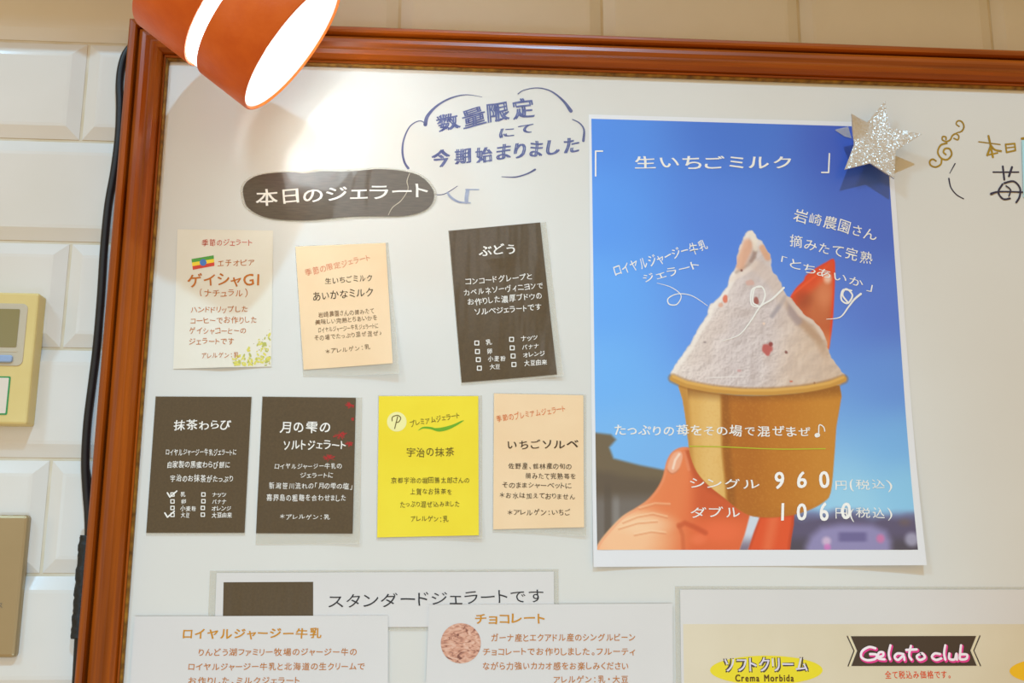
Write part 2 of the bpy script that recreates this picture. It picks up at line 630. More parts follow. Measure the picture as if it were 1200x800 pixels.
stroke(mb, z6((1094, 366), (1148, 360)), 1.4, INK_Y)
mb.build('marker_lettering', marker_gold, board)
mb = MB()
stroke(mb, z6((1188, 312), (1240, 310), (1250, 360), (1215, 385)), [3, 2.6, 2.4, 2], INK_Y)
mb.build('marker_lettering', marker_gold, board)
mb = MB()
stroke(mb, z6((796, 458), (765, 515)), [1.4, 0.7], INK_Y)
stroke(mb, z6((760, 545), (772, 598), (805, 640), (846, 664)), [1.8, 1.5, 1.4, 1.2], INK_Y)
mb.build('marker_bracket', marker_black, board)
mb = MB()
stroke(mb, z6((1020, 508), (1168, 508)), 1.8, INK_Y)
stroke(mb, z6((1076, 474), (1085, 552)), 2.2, INK_Y - 0.0001)
stroke(mb, z6((1130, 478), (1112, 532)), 2.4, INK_Y - 0.0001)
stroke(mb, z6((1075, 578), (1050, 625), (1078, 665), (1118, 662)), 2.2, INK_Y - 0.0002)
stroke(mb, z6((1085, 572), (1140, 562), (1176, 600), (1175, 650), (1155, 685)), 2.2, INK_Y - 0.0003)
stroke(mb, z6((1008, 635), (1060, 622), (1205, 625)), [3.0, 1.8, 1.6], INK_Y - 0.0004)
stroke(mb, z6((1095, 588), (1122, 612), (1112, 648)), 1.6, INK_Y - 0.0005)
mb.build('marker_lettering', marker_black, board)

# ================================================================== cards on the board
PAPER_TH, FILM_TH = 0.0003, 0.0003
paper_mats = {
    'cream': mat('cream_card', (232, 226, 210), rough=0.45, coat=0.25, coat_rough=0.2, var=0.8, vscale=(20, 20, 20), rgb2=(227, 219, 200)),
    'peach': mat('peach_card', (243, 212, 170), rough=0.5, coat=0.35, coat_rough=0.22, var=0.8, vscale=(18, 18, 18), rgb2=(238, 204, 160)),
    'yellow': mat('yellow_card', (243, 222, 44), rough=0.5, coat=0.35, coat_rough=0.25, var=0.8, vscale=(14, 14, 14), rgb2=(238, 212, 24)),
    'dark': mat('dark_brown_card', (84, 65, 35), rough=0.5, coat=0.6, coat_rough=0.18, var=1.0, vscale=(500, 500, 500), rgb2=(72, 54, 27), bump=0.0012, bscale=(55, 55, 12)),
    'white': mat('white_paper', (220, 216, 212), rough=0.5, coat=0.3, coat_rough=0.25, var=0.6, vscale=(8, 8, 8), rgb2=(216, 212, 208)),
    'photo': mat('photo_paper', (228, 228, 230), rough=0.4, coat=0.3, coat_rough=0.25),
}


def card(name, label, cat, quad, paper, film=None, group=None, y0=-0.0004, lift=None):
    c = np.mean([P(x, y) for x, y in quad], 0)
    root = empty(name, (c[0], y0, c[2]), label, cat, group)
    y = y0
    if film:
        v, f = sheet_mesh(film, y - FILM_TH, FILM_TH, lift)
        obj('laminate', v, f, M['film'], root, smooth=False)['label'] = 'clear laminating film edge'
        y -= FILM_TH + 0.00005
    v, f = sheet_mesh(quad, y - PAPER_TH, PAPER_TH, lift)
    obj('paper', v, f, paper_mats[paper], root)
    return root, y - PAPER_TH - 0.0002


def letters(root, Y, m, lines, name='lettering', lift=None):
    mb = MB()
    for ln in lines:
        s, a, b, h = ln[:4]
        kw = ln[4] if len(ln) > 4 else {}
        text_line(mb, s, a, b, h, Y, lift=lift, **kw)
    return mb.build(name, m, root)


def checkboxes(mb, left, right, size, Y, lift, labels_l, labels_r, ticks=()):
    for k, (x, y) in enumerate(left + right):
        h = size / 2
        polyline(mb, [(x - h, y - h), (x + h, y - h), (x + h, y + h), (x - h, y + h), (x - h, y - h)], 1.1, Y, lift)
    for s, a, b, h in labels_l + labels_r:
        text_line(mb, s, a, b, h, Y, bold=0.012, lift=lift)
    for x, y in ticks:
        polyline(mb, [(x - 6, y - 2), (x - 3, y + 3), (x + 5, y - 4)], 1.7, Y - 0.0001, lift)


GROUP_C = 'handwritten gelato flavour cards'
B1 = dict(bold=0.006)
B2 = dict(bold=0.016)
ink_red = ink('coral_ink', (206, 92, 66))
ink_orange = ink('orange_ink', (196, 112, 30))
ink_white = ink('white_ink', (240, 236, 228))
ink_brown = ink('dark_brown_ink', (70, 50, 30))
ink_olive = ink('olive_brown_ink', (104, 84, 22))
ink_black = ink('black_ink', (38, 38, 42))

# cream coffee card
lf = make_lift((262, 440, 0.05, 0.003))
root, Y = card('gelato_card', 'cream card with orange lettering, small striped flag and yellow flowers in its corner', 'card',
               [(208, 268.5), (320, 270), (318, 429.5), (203, 432)], 'cream', None, GROUP_C, lift=lf)
letters(root, Y, ink_red, [('季節のジェラート', (236, 284), (296, 284), 9.5, B1)], 'heading', lf)
letters(root, Y, ink_orange, [
    ('エチオピア', (254, 308), (299, 308), 9.5, B1), ('ゲイシャGI', (219, 328), (305, 327), 17, B2), ('（ナチュラル）', (232, 343), (292, 343), 10.5, B1),
    ('ハンドドリップした', (222.6, 363), (291, 362), 9, B1), ('コーヒーでお作りした', (222.6, 375.5), (301.5, 374.5), 9, B1),
    ('ゲイシャコーヒーの', (221, 387.5), (289, 387.5), 9, B1), ('ジェラートです', (221, 399.5), (275, 399.5), 9, B1), ('アレルゲン：乳', (236, 417), (281, 416), 7.5, B1)], lift=lf)
fl = empty('flag_print', (P(238, 307)[0], Y, P(238, 307)[2]))
fl.parent = root
fl.location = Vector((P(238, 307)[0], Y, P(238, 307)[2])) - world_loc(root)
fq = np.array([(224.4, 303.4), (250.4, 299), (251.3, 311.3), (226, 316)])
for k, (c, nm) in enumerate((((84, 160, 60), 'green_stripe'), ((246, 214, 50), 'yellow_stripe'), ((214, 66, 44), 'red_stripe'))):
    t0, t1 = k / 3, (k + 1) / 3
    q = [fq[0] * (1 - t0) + fq[3] * t0, fq[1] * (1 - t0) + fq[2] * t0, fq[1] * (1 - t1) + fq[2] * t1, fq[0] * (1 - t1) + fq[3] * t1]
    flat_poly(MBk := MB(), q[::-1], Y, lf)
    MBk.build(nm, mat(nm, c, rough=0.5), fl)
d = MB()
cxy = fq.mean(0)
flat_poly(d, [(cxy[0] + 4 * math.cos(a), cxy[1] + 4 * math.sin(a)) for a in np.linspace(0, 2 * math.pi, 16, endpoint=False)], Y - 0.0001, lf)
d.build('blue_disc', mat('blue_disc', (70, 120, 190), rough=0.5), fl)
rr = random.Random(3)
for nm, cols, cnt in (('flower_print', (222, 212, 96), 60), ('leaf_print', (186, 184, 92), 30), ('seed_print', (160, 128, 40), 14)):
    mb = MB()
    for k in range(cnt):
        u, w = rr.random(), rr.random()
        x = 316.0 - 44 * (rr.random() ** 1.5)
        y = 428 - 44 * (rr.random() ** 1.4) * max(0.2, (x - 268) / 48)
        a, s = rr.uniform(0, 6.3), rr.uniform(1.0, 3.0) * (0.5 if nm == 'seed_print' else 1)
        pts = []
        for t in np.linspace(0, 2 * math.pi, 9, endpoint=False):
            ex, ey = s * math.cos(t), 0.5 * s * math.sin(t)
            px, py = x + ex * math.cos(a) - ey * math.sin(a), y + ex * math.sin(a) + ey * math.cos(a)
            pts.append((min(px, 317.5), min(py, 429)))
        flat_poly(mb, pts, Y + 0.00015 - 0.000004 * k, lf)
    mb.build(nm, mat(nm, cols, rough=0.5), root)

# peach strawberry milk card
lf = make_lift((469, 440, 0.09, 0.006))
root, Y = card('gelato_card', 'peach card with brown lettering in the upper row, clear laminate showing past its corner', 'card',
               [(346.3, 289), (452, 284.6), (460.5, 426.5), (355.8, 433)], 'peach', [(345.5, 288), (455, 284), (469, 439), (355, 441)], GROUP_C, lift=lf)
letters(root, Y, ink('faded_red_ink', (222, 140, 104)), [('季節の限定ジェラート', (357, 320), (434, 301), 9.5, B1)], 'heading', lf)
letters(root, Y, ink_brown, [('生いちごミルク', (380, 329.7), (437, 324.7), 8.5, B1), ('あいかなミルク', (366, 347), (438, 342), 12, B1)], 'title', lf)
letters(root, Y, ink('faint_brown_ink', (128, 96, 64)), [
    ('岩崎農園さんの摘みたて', (372.6, 369), (439, 364), 7.2, B1), ('美味しい完熟とちあいかを', (369, 377.5), (442.5, 372), 7.2, B1),
    ('ロイヤルジャージー牛乳ジェラートに', (372.6, 387), (443.5, 381.5), 7.2, B1), ('その場でたっぷり混ぜ混ぜ♪', (368, 396), (448, 390), 7.2, B1),
    ('＊アレルゲン：乳', (380.5, 412), (434.5, 406.6), 7, B1)], lift=lf)

# dark grape card
lf = make_lift((660, 441, 0.06, 0.003), (585, 300, 0.03, 0.0012))
root, Y = card('gelato_card', 'tilted dark brown card in the upper row with white lettering and empty checkboxes', 'card',
               [(526, 270.5), (633, 260.5), (652.5, 439), (541, 448)], 'dark', [(525, 270), (640, 260), (660, 441), (540.5, 451)], GROUP_C, lift=lf)
letters(root, Y, ink_white, [('ぶどう', (560, 295), (605, 291), 14, B2)], 'title', lf)
mb = MB()
for ln in (('コンコードグレープと', (545, 330), (624, 323.5)), ('カベルネソーヴィニヨンで', (543, 343), (637, 334)), ('お作りした濃厚ブドウの', (547.5, 354), (635.5, 346)), ('ソルベジェラートです', (556, 365.5), (635, 359))):
    text_line(mb, *ln, 8.8, Y, bold=0.01, lift=lf)
mb.build('lettering', ink_white, root)
mb = MB()
q4 = lambda x, y: (515 + x / 4, 250 + y / 4)
checkboxes(mb, [q4(175, 607), q4(178, 647), q4(182, 685), q4(187, 725)], [q4(338, 590), q4(341, 630), q4(345, 668), q4(349, 708)], 4.6, Y, lf,
           [('乳', q4(214, 603), q4(248, 601), 7), ('卵', q4(222, 645), q4(248, 643), 6.5), ('小麦粉', q4(225, 682), q4(312, 678), 7), ('大豆', q4(235, 720), q4(285, 717), 7)],
           [('ナッツ', q4(380, 587), q4(462, 580), 7), ('バナナ', q4(385, 627), q4(467, 621), 7), ('オレンジ', q4(390, 664), q4(496, 656), 7), ('大豆由来', q4(395, 704), q4(505, 696), 7)])
mb.build('checklist', ink_white, root)

# dark matcha card
root, Y = card('gelato_card', 'dark brown card nearest the wooden frame with white lettering and two ticked checkboxes', 'card',
               [(182.5, 464.5), (294.6, 465), (286.5, 624), (171.3, 624)], 'dark', [(182, 464), (295.5, 464.5), (287, 627), (171, 627)], GROUP_C)
letters(root, Y, ink_white, [('抹茶わらび', (203, 497.5), (271, 498), 13, B2)], 'title')
mb = MB()
text_line(mb, 'ロイヤルジャージー牛乳ジェラートに', (194, 529.7), (277.5, 529.7), 8.5, Y, bold=0.01)
text_line(mb, '自家製の黒蜜わらび餅に', (196, 544), (270, 544.5), 8.8, Y, bold=0.01)
text_line(mb, '宇治のお抹茶がたっぷり', (199, 560), (273.5, 561), 8.8, Y, bold=0.01)
mb.build('lettering', ink_white, root)
mb = MB()
q4 = lambda x, y: (165 + x / 4.444, 455 + y / 4.444)
checkboxes(mb, [q4(165, 552), q4(165, 588), q4(165, 622), q4(165, 658)], [q4(326, 552), q4(326, 587), q4(323, 622), q4(323, 657)], 4.0, Y, None,
           [('乳', q4(205, 552), q4(235, 552), 6.5), ('卵', q4(210, 588), q4(236, 588), 6), ('小麦粉', q4(205, 625), q4(290, 625), 6.5), ('大豆', q4(207, 659), q4(256, 659), 6.5)],
           [('ナッツ', q4(370, 552), q4(446, 552), 6.5), ('バナナ', q4(370, 588), q4(446, 588), 6.5), ('オレンジ', q4(368, 625), q4(472, 624), 6.5), ('大豆由来', q4(368, 659), q4(476, 659), 6.5)],
           ticks=[q4(165, 552), q4(152, 657)])
mb.build('checklist', ink_white, root)

# dark salt gelato card
lf = make_lift((422, 637, 0.05, 0.002), (312, 590, 0.03, 0.001), (408, 600, 0.03, 0.001))
root, Y = card('gelato_card', 'dark brown card with white lettering and red splashes down its edge', 'card',
               [(307.7, 464.7), (417, 466), (413.4, 625), (300, 624.5)], 'dark', [(307, 464), (424.5, 465.5), (422, 637), (299.5, 638)], GROUP_C, lift=lf)
letters(root, Y, ink_white, [('月の雫の', (327.4, 500), (388.6, 501), 14, B2), ('ソルトジェラート', (331, 521), (406, 521), 12.5, B2)], 'title', lf)
letters(root, Y, ink_white, [
    ('ロイヤルジャージー牛乳の', (321.6, 546), (401, 546), 7, B1), ('ジェラートに', (351.6, 556.7), (391, 556.7), 7, B1), ('新潟笹川流れの「月の雫の塩」', (314.6, 568.7), (414, 569.4), 8, B1),
    ('喜界島の粗糖を合わせました', (312, 582.6), (406, 583.3), 8, B1), ('＊アレルゲン：乳', (327, 605), (387.5, 605.7), 6.5, B1)], lift=lf)
rr = random.Random(11)
mb = MB()
for (fx, fy, fr) in ((411, 474, 7), (398, 509, 9), (386, 537, 8), (409, 520, 5), (414, 491, 3)):
    for k in range(16):
        a = rr.uniform(0, 6.28)
        r0, r1 = rr.uniform(0, fr * .5), rr.uniform(fr * .6, fr)
        p0 = (min(fx + r0 * math.cos(a), 414.5), fy + r0 * .7 * math.sin(a))
        p1 = (min(fx + r1 * math.cos(a + .3), 414.5), fy + r1 * .7 * math.sin(a + .3))
        stroke(mb, [p0, p1], [rr.uniform(.6, 1.3), rr.uniform(.3, .8)], Y + 0.00015 - 0.000002 * k, raw=True, lift=lf)
mb.build('red_splash', ink('red_print', (176, 38, 40)), root)

# yellow matcha card
lf = make_lift((561, 627, 0.05, 0.0025))
root, Y = card('gelato_card', 'bright yellow card with a green brush stroke under its heading', 'card',
               [(444, 464), (560.5, 464), (561, 627), (442, 629.5)], 'yellow', [(443, 463), (565, 463), (565.5, 631), (441, 632.5)], GROUP_C, lift=lf)
mb = MB()
flat_poly(mb, [(465 + 11.5 * math.cos(a), 494 + 11.5 * math.sin(a)) for a in np.linspace(0, 2 * math.pi, 32, endpoint=False)], Y + 0.0001, lf)
mb.build('round_emblem', mat('pale_emblem', (240, 232, 160), rough=0.5), root)
mb = MB()
stroke(mb, [(462.5, 502), (464.5, 494), (466, 488)], 1.1, Y, lift=lf)
stroke(mb, [(459.5, 493), (460, 488.5), (466, 486.5), (469.5, 489.5), (467.5, 494), (464, 495)], 1.1, Y, lift=lf)
for ln in (('プレミアムジェラート', (480, 496.6), (539, 486), 8.5, B1), ('宇治の抹茶', (476, 529.4), (533, 529.4), 12, B1), ('京都宇治の堀田勝太郎さんの', (458, 562.5), (550.6, 562.5), 7.5, B1),
           ('上質なお抹茶を', (480, 575.7), (530, 575.7), 7.5, B1), ('たっぷり混ぜ込みました', (468.5, 591), (539, 590), 7.5, B1), ('アレルゲン：乳', (481, 607.6), (526, 607.6), 7.5, B1)):
    text_line(mb, *ln[:4], Y, lift=lf, **ln[4])
mb.build('lettering', ink_olive, root)
mb = MB()
stroke(mb, [(490.5, 504), (496, 501), (505, 501.5), (514, 504), (524, 502), (534, 497.5), (543, 492.7)], [.6, 2, 2.6, 3, 3.4, 2.8, 1], Y + 0.0001, lift=lf)
stroke(mb, [(497, 500), (512, 502), (528, 499), (541, 493)], [.5, 1.2, 1.6, .6], Y + 0.00005, lift=lf)
mb.build('brush_stroke', ink('green_ink', (110, 172, 36)), root)

# peach strawberry sorbet card
lf = make_lift((687, 627, 0.06, 0.002))
root, Y = card('gelato_card', 'peach card on strawberry sorbet beside the big blue poster, in the lower row', 'card',
               [(579, 461), (683.6, 463), (684.3, 617.6), (578, 620)], 'peach', [(578, 460), (687, 462), (687, 628), (577, 623)], GROUP_C, lift=lf)
letters(root, Y, ink('orange_red_ink', (222, 118, 60)), [('季節のプレミアムジェラート', (581, 490.5), (663, 478.5), 8.8, B1)], 'heading', lf)
letters(root, Y, ink_brown, [
    ('いちごソルベ', (593, 521), (678.5, 520), 12, B2), ('佐野産、館林産の旬の', (595, 545.6), (670, 546.3), 7.5, B1), ('摘みたて完熟苺を', (615, 557.5), (675, 558), 7.5, B1),
    ('そのままシャーベットに', (588, 567.8), (670, 568.8), 7.5, B1), ('＊お水は加えておりません', (584.6, 580), (674.6, 581.6), 7.5, B1), ('＊アレルゲン：いちご', (593.6, 600), (669, 600), 7.5, B1)], lift=lf)

# ================================================================== dark title sign
sg = [(270 + x / 4, 180 + y / 4) for x, y in ((60, 160), (88, 122), (150, 97), (270, 86), (350, 92), (430, 82), (520, 84), (600, 80), (640, 76), (700, 72), (800, 80), (880, 100), (930, 140), (955, 190),
                                               (940, 240), (890, 275), (800, 292), (650, 293), (560, 295), (500, 300), (400, 310), (300, 312), (200, 305), (130, 285), (80, 250), (64, 210))]
sg = smooth_path(sg, 5, closed=True)
c = P(397, 230)
sign = empty('title_sign', (c[0], -0.0004, c[2]), 'dark brown wavy-edged sign with white lettering under the lamp', 'sign', None)


def blob(pts, yf, th):
    q = [P(x, y, yf) for x, y in pts]
    return MB().prism([(a[0], a[2]) for a in q][::-1], yf, yf + th)


out = inset(np.array(sg), 0)
cen = np.array([397.0, 229.0])
sgo = [p + (p - cen) / np.linalg.norm(p - cen) * 3.2 for p in sg]
blob(sgo, -0.0008, FILM_TH).build('laminate', M['film'], sign)['label'] = 'clear laminating film edge'
blob(sg, -0.0012, PAPER_TH).build('paper', mat('dark_glossy_sign', (84, 72, 56), rough=0.4, coat=1.0, coat_rough=0.06, var=1.0, vscale=(90, 90, 700), rgb2=(62, 50, 36), bump=0.0016, bscale=(26, 26, 7)), sign)
letters(sign, -0.00145, ink_white, [('本日のジェラート', (297, 231), (504, 222), 21, dict(bold=0.012, jit=0.6))])
mb = MB()
stroke(mb, [(480, 203), (477, 212), (478, 222), (470, 235), (460, 243), (455, 252)], [.6, 1, .8, 1, 1, .6], -0.0014)
mb.build('crease', mat('crease_line', (190, 180, 160), rough=0.3), sign)


# ================================================================== the poster
PQ = [(690, 134), (1043, 144), (1082, 662), (695, 664)]        # paper
IQ = [(693, 139), (1038, 149), (1072.5, 644), (699.5, 644)]    # printed picture
plift = make_lift((1082, 662, 0.16, 0.007), (695, 664, 0.10, 0.003))
proot, PY = card('gelato_poster', 'big poster of strawberry gelato in a paper cup held up against a blue sky', 'poster', PQ, 'photo', None, lift=plift)


def sstep(a, b, x):
    t = np.clip((x - a) / (b - a), 0, 1)
    return t * t * (3 - 2 * t)


def poly_sd(pts, X, Yv):
    """signed distance to a polygon (negative inside), in pixels"""
    p = np.asarray(pts, float)
    d = np.full(X.shape, 1e9)
    ins = np.zeros(X.shape, bool)
    n = len(p)
    for i in range(n):
        a, b = p[i], p[(i + 1) % n]
        ex, ey = b - a
        t = np.clip(((X - a[0]) * ex + (Yv - a[1]) * ey) / max(ex * ex + ey * ey, 1e-9), 0, 1)
        d = np.minimum(d, (X - a[0] - t * ex) ** 2 + (Yv - a[1] - t * ey) ** 2)
        cnd = ((a[1] <= Yv) != (b[1] <= Yv))
        xi = a[0] + (Yv - a[1]) / (ey if abs(ey) > 1e-9 else 1e-9) * ex
        ins ^= cnd & (X < xi)
    return np.where(ins, -1, 1) * np.sqrt(d)


def line_d(pts, X, Yv):
    p = np.asarray(pts, float)
    d = np.full(X.shape, 1e9)
    for a, b in zip(p[:-1], p[1:]):
        ex, ey = b - a
        t = np.clip(((X - a[0]) * ex + (Yv - a[1]) * ey) / max(ex * ex + ey * ey, 1e-9), 0, 1)
        d = np.minimum(d, (X - a[0] - t * ex) ** 2 + (Yv - a[1] - t * ey) ** 2)
    return np.sqrt(d)


_rs = np.random.RandomState(5)
_NT = _rs.rand(256, 256)


def vnoise(X, Yv, s):
    x, y = X / s, Yv / s
    xi, yi = np.floor(x).astype(int), np.floor(y).astype(int)
    fx, fy = x - xi, y - yi
    fx, fy = fx * fx * (3 - 2 * fx), fy * fy * (3 - 2 * fy)
    g = lambda i, j: _NT[i % 256, j % 256]
    return (g(xi, yi) * (1 - fx) + g(xi + 1, yi) * fx) * (1 - fy) + (g(xi, yi + 1) * (1 - fx) + g(xi + 1, yi + 1) * fx) * fy


def print_picture(X, Yv):
    """the printed photograph on the poster, as ink colours (sRGB 0-255)"""
    C = np.zeros(X.shape + (3,))

    def over(col, a):
        a = np.asarray(a)[..., None]
        C[:] = C * (1 - a) + np.asarray(col, float) * a

    def fill(col, sd, soft=0.8, op=1.0):
        over(col, op * sstep(soft, -soft, sd))
    # sky: colours known at a few places, blended
    pts = [(700, 145, 72, 136, 228), (860, 145, 60, 112, 208), (1000, 160, 52, 88, 190), (700, 250, 82, 150, 236), (860, 260, 78, 128, 220), (1040, 260, 70, 104, 200),
           (700, 350, 96, 166, 242), (850, 380, 94, 146, 228), (1045, 360, 84, 120, 210), (705, 440, 108, 178, 244), (1050, 450, 98, 146, 222),
           (720, 520, 120, 184, 240), (1055, 520, 116, 176, 230), (1060, 570, 140, 200, 232), (1000, 590, 156, 208, 232), (760, 560, 120, 180, 236)]
    wsum = np.zeros(X.shape)
    acc = np.zeros(X.shape + (3,))
    for x, y, r, g_, b in pts:
        w = 1.0 / (((X - x) ** 2 + (Yv - y) ** 2) / 900.0 + 1.0) ** 1.6
        wsum += w
        acc += w[..., None] * np.array([r, g_, b], float)
    C[:] = acc / wsum[..., None]
    # horizon and parked van on the lower right, out of focus
    n1 = vnoise(X, Yv, 14)
    over((120, 132, 172), sstep(594, 606, Yv + 5 * n1 - (X - 930) * 0.02) * (X > 860))
    over((92, 84, 112), sstep(602, 616, Yv + 7 * n1) * (X > 860))
    over((74, 68, 78), sstep(622, 640, Yv) * (X > 860) * 0.8)
    over((120, 96, 84), 0.5 * sstep(12, 0, np.hypot(X - 1058, (Yv - 612) * 1.5)))
    van = poly_sd([(944, 640), (950, 628), (962, 618), (985, 614), (1020, 615), (1036, 622), (1042, 634), (1042, 650), (944, 650)], X, Yv)
    fill((148, 140, 184), van, 6.5, 0.95)
    over((100, 92, 140), sstep(8, 3, np.abs(Yv - 629)) * sstep(20, 12, np.abs(X - 998)) * 0.8)
    over((214, 116, 164), sstep(7, 2, np.hypot(X - 1030, (Yv - 631) * .9)) * 0.8)
    over((220, 190, 214), sstep(8, 2, np.hypot(X - 968, Yv - 634)) * 0.8)
    over((224, 120, 190), sstep(6, 2, np.hypot(X - 969, Yv - 641)) * 0.7)
    over((190, 186, 210), sstep(12, 4, np.hypot(X - 1066, Yv - 632)) * 0.7)
    # roof and building on the lower left, out of focus
    bld = poly_sd([(690, 506), (716, 509), (722, 515), (714, 524), (719, 537), (750, 545), (786, 552), (790, 660), (690, 660)], X, Yv)
    fill((112, 96, 72), bld, 2.4)
    over((96, 82, 66), sstep(548, 562, Yv + 4 * n1 - (X - 700) * .12) * sstep(1.5, -1.5, bld))
    over((122, 116, 112), sstep(572, 592, Yv) * sstep(1.5, -1.5, bld) * 0.7)
    over((84, 72, 60), sstep(6, 2, np.abs(X - 712)) * sstep(560, 580, Yv) * 0.6 * sstep(1.5, -1.5, bld))
    over((150, 146, 142), sstep(6, 1, np.abs(X - 722)) * sstep(575, 590, Yv) * 0.5 * sstep(1.5, -1.5, bld))
    # strawberry slice
    zz = lambda *p: [(770 + x / 3.635, 260 + y / 3.635) for x, y in p]
    sb = poly_sd(smooth_path(zz((566, 335), (590, 285), (625, 250), (635, 228), (680, 195), (720, 172), (752, 158), (758, 200), (755, 300), (748, 420), (738, 500), (726, 545), (690, 500), (640, 420), (600, 380)), 4, True), X, Yv)
    fill((222, 76, 34), sb, 0.8)
    xs = (X - 770) * 3.635
    ys = (Yv - 260) * 3.635
    inn = sstep(1.5, -1.5, sb)
    over((190, 90, 48), inn * sstep(20, 60, ys - 330 + (xs - 575) * 0.86) * sstep(752, 730, xs) * 0.9)
    over((204, 120, 74), inn * sstep(70, 20, np.abs(xs - 690)) * sstep(250, 330, ys) * sstep(500, 380, ys) * 0.55)
    over((244, 214, 196), inn * sstep(26, 6, np.hypot(xs - 726, (ys - 240) * .75)) * 0.9)
    over((236, 150, 104), inn * sstep(60, 10, np.hypot(xs - 716, (ys - 300) * .6)) * 0.5)
    over((232, 58, 26), inn * sstep(3.0, 0.8, np.abs(sb)) * (xs > 560) * 0.8)
    over((158, 66, 34), inn * sstep(60, 10, np.hypot(xs - 622, ys - 330)) * 0.6)
    over((246, 96, 50), inn * sstep(10, 2, np.abs(ys - 310 + (xs - 575) * 0.80)) * sstep(740, 700, xs) * 0.5)
    over((226, 148, 96), inn * sstep(440, 520, ys) * 0.7)
    # soft gelato swirl
    ice_pts = smooth_path(zz((58, 655), (66, 630), (92, 592), (120, 550), (152, 500), (178, 452), (212, 402), (222, 362), (262, 322), (300, 268), (318, 222), (338, 190), (342, 140), (352, 105), (368, 75), (378, 48), (396, 37),
                             (414, 46), (426, 70), (452, 88), (470, 118), (486, 152), (490, 205), (512, 235), (532, 268), (548, 312), (572, 328), (590, 352), (622, 388), (676, 428), (706, 468), (718, 500), (728, 545),
                             (752, 592), (782, 632), (798, 660), (760, 700), (600, 725), (430, 735), (240, 722), (110, 690)), 4, True)
    ice = poly_sd(ice_pts, X, Yv)
    ice = ice + (vnoise(X + 5, Yv + 3, 3.2) - 0.5) * 1.3 + (vnoise(X, Yv, 7.0) - 0.5) * 1.4
    im = sstep(0.9, -0.9, ice)
    over((222, 205, 198), im)
    nf = vnoise(X, Yv, 1.35)
    nf2 = vnoise(X + 17, Yv + 9, 2.6)
    nm_ = vnoise(X + 40, Yv, 5.0)
    nl = vnoise(X + 90, Yv + 30, 18)
    left = sstep(330, 90, xs - (ys - 450) * -0.35)
    over((240, 226, 214), im * left * 0.75)
    over((212, 182, 154), im * sstep(440, 700, xs + (ys - 450) * .25) * 0.8)
    over((206, 192, 190), im * sstep(170, 40, np.abs(xs - 400 + (ys - 500) * .15)) * 0.6)
    grain = sstep(600, 420, xs) * sstep(230, 400, ys)
    # rough frozen texture: embossed grain, strong at the lower left, faint and broad elsewhere
    for sc_n, k_n, msk in ((1.9, 1.0, 0.25 + 0.75 * grain), (4.0, 0.8, 0.55 + 0.2 * grain), (11.0, 0.7, 0.8)):
        e_n = (vnoise(X, Yv, sc_n) - vnoise(X + sc_n * .45, Yv + sc_n * .45, sc_n)) * k_n * msk
        over((150, 128, 118), im * np.clip(-e_n, 0, .5) * 0.6)
        over((255, 246, 236), im * np.clip(e_n, 0, .5) * 0.45)
    over((204, 182, 168), im * sstep(0.5, 0.9, nl) * 0.3)
    over((248, 238, 226), im * sstep(5, 1, np.abs(ice + 3)) * sstep(300, 200, xs - (650 - ys) * .35) * 0.7)
    # folds
    fold = line_d(zz((560, 340), (590, 400), (640, 450), (690, 500), (715, 560), (740, 620)), X, Yv)
    over((176, 134, 102), im * sstep(9, 1, fold) * sstep(620, 480, ys) * 0.65)
    fold2 = line_d(zz((548, 318), (520, 360), (490, 400)), X, Yv)
    over((158, 146, 150), im * sstep(4.5, .5, fold2) * 0.75)
    over((166, 148, 150), im * sstep(8, 2, line_d(zz((572, 345), (575, 385), (600, 420)), X, Yv)) * 0.7)
    ridge = line_d(zz((560, 325), (610, 390), (680, 432), (712, 490)), X, Yv)
    over((222, 200, 184), im * sstep(5, 1, ridge) * 0.8)
    fold3 = line_d(zz((340, 215), (385, 185), (415, 150), (420, 110)), X, Yv)
    over((168, 140, 124), im * sstep(4, .5, fold3) * 0.6)
    over((236, 218, 204), im * sstep(5, 1, line_d(zz((318, 245), (360, 220), (410, 190), (420, 175)), X, Yv)) * 0.7)
    over((224, 160, 124), im * sstep(10, 3, line_d(zz((352, 180), (380, 120), (388, 95)), X, Yv)) * 0.75)
    over((222, 158, 118), im * sstep(6, 2, line_d(zz((450, 110), (472, 150)), X, Yv)) * 0.75)
    over((150, 120, 110), im * sstep(4, .6, line_d(zz((412, 148), (402, 165), (420, 120)), X, Yv)) * 0.6)
    over((238, 224, 206), im * sstep(5, 1, line_d(zz((396, 44), (415, 85), (420, 115)), X, Yv)) * 0.8)
    over((212, 188, 172), im * sstep(12, 4, line_d(zz((432, 190), (500, 250), (540, 330)), X, Yv)) * 0.5)
    # fruit pieces
    for x, y, r, q, col in ((470, 540, 30, 1.0, (188, 84, 78)), (484, 520, 13, 1.0, (140, 56, 52)), (290, 330, 14, .6, (226, 116, 86)), (272, 352, 16, 1, (222, 170, 146)), (424, 335, 15, .7, (158, 84, 74)),
                            (360, 206, 6, 1, (120, 72, 62)), (455, 433, 11, 1, (240, 208, 182)), (550, 556, 9, 1, (132, 80, 74)), (204, 512, 8, 1.3, (160, 140, 136)), (570, 678, 9, 1.6, (206, 108, 84)),
                            (400, 260, 22, 1.4, (214, 170, 156)), (685, 430, 6, 1, (150, 110, 80)), (350, 632, 10, 1.5, (206, 160, 156)), (300, 712, 6, 1, (160, 120, 90)), (670, 685, 5, 1, (160, 120, 100))):
        over(col, im * sstep(r, r * .55, np.hypot(xs - x, (ys - y) * q) + (nm_ - .5) * r * .7) * 0.9)
    over((232, 222, 216), im * sstep(3.5, .5, np.abs(ys - 662 + (xs - 250) * .04)) * sstep(420, 300, xs) * sstep(180, 240, xs))
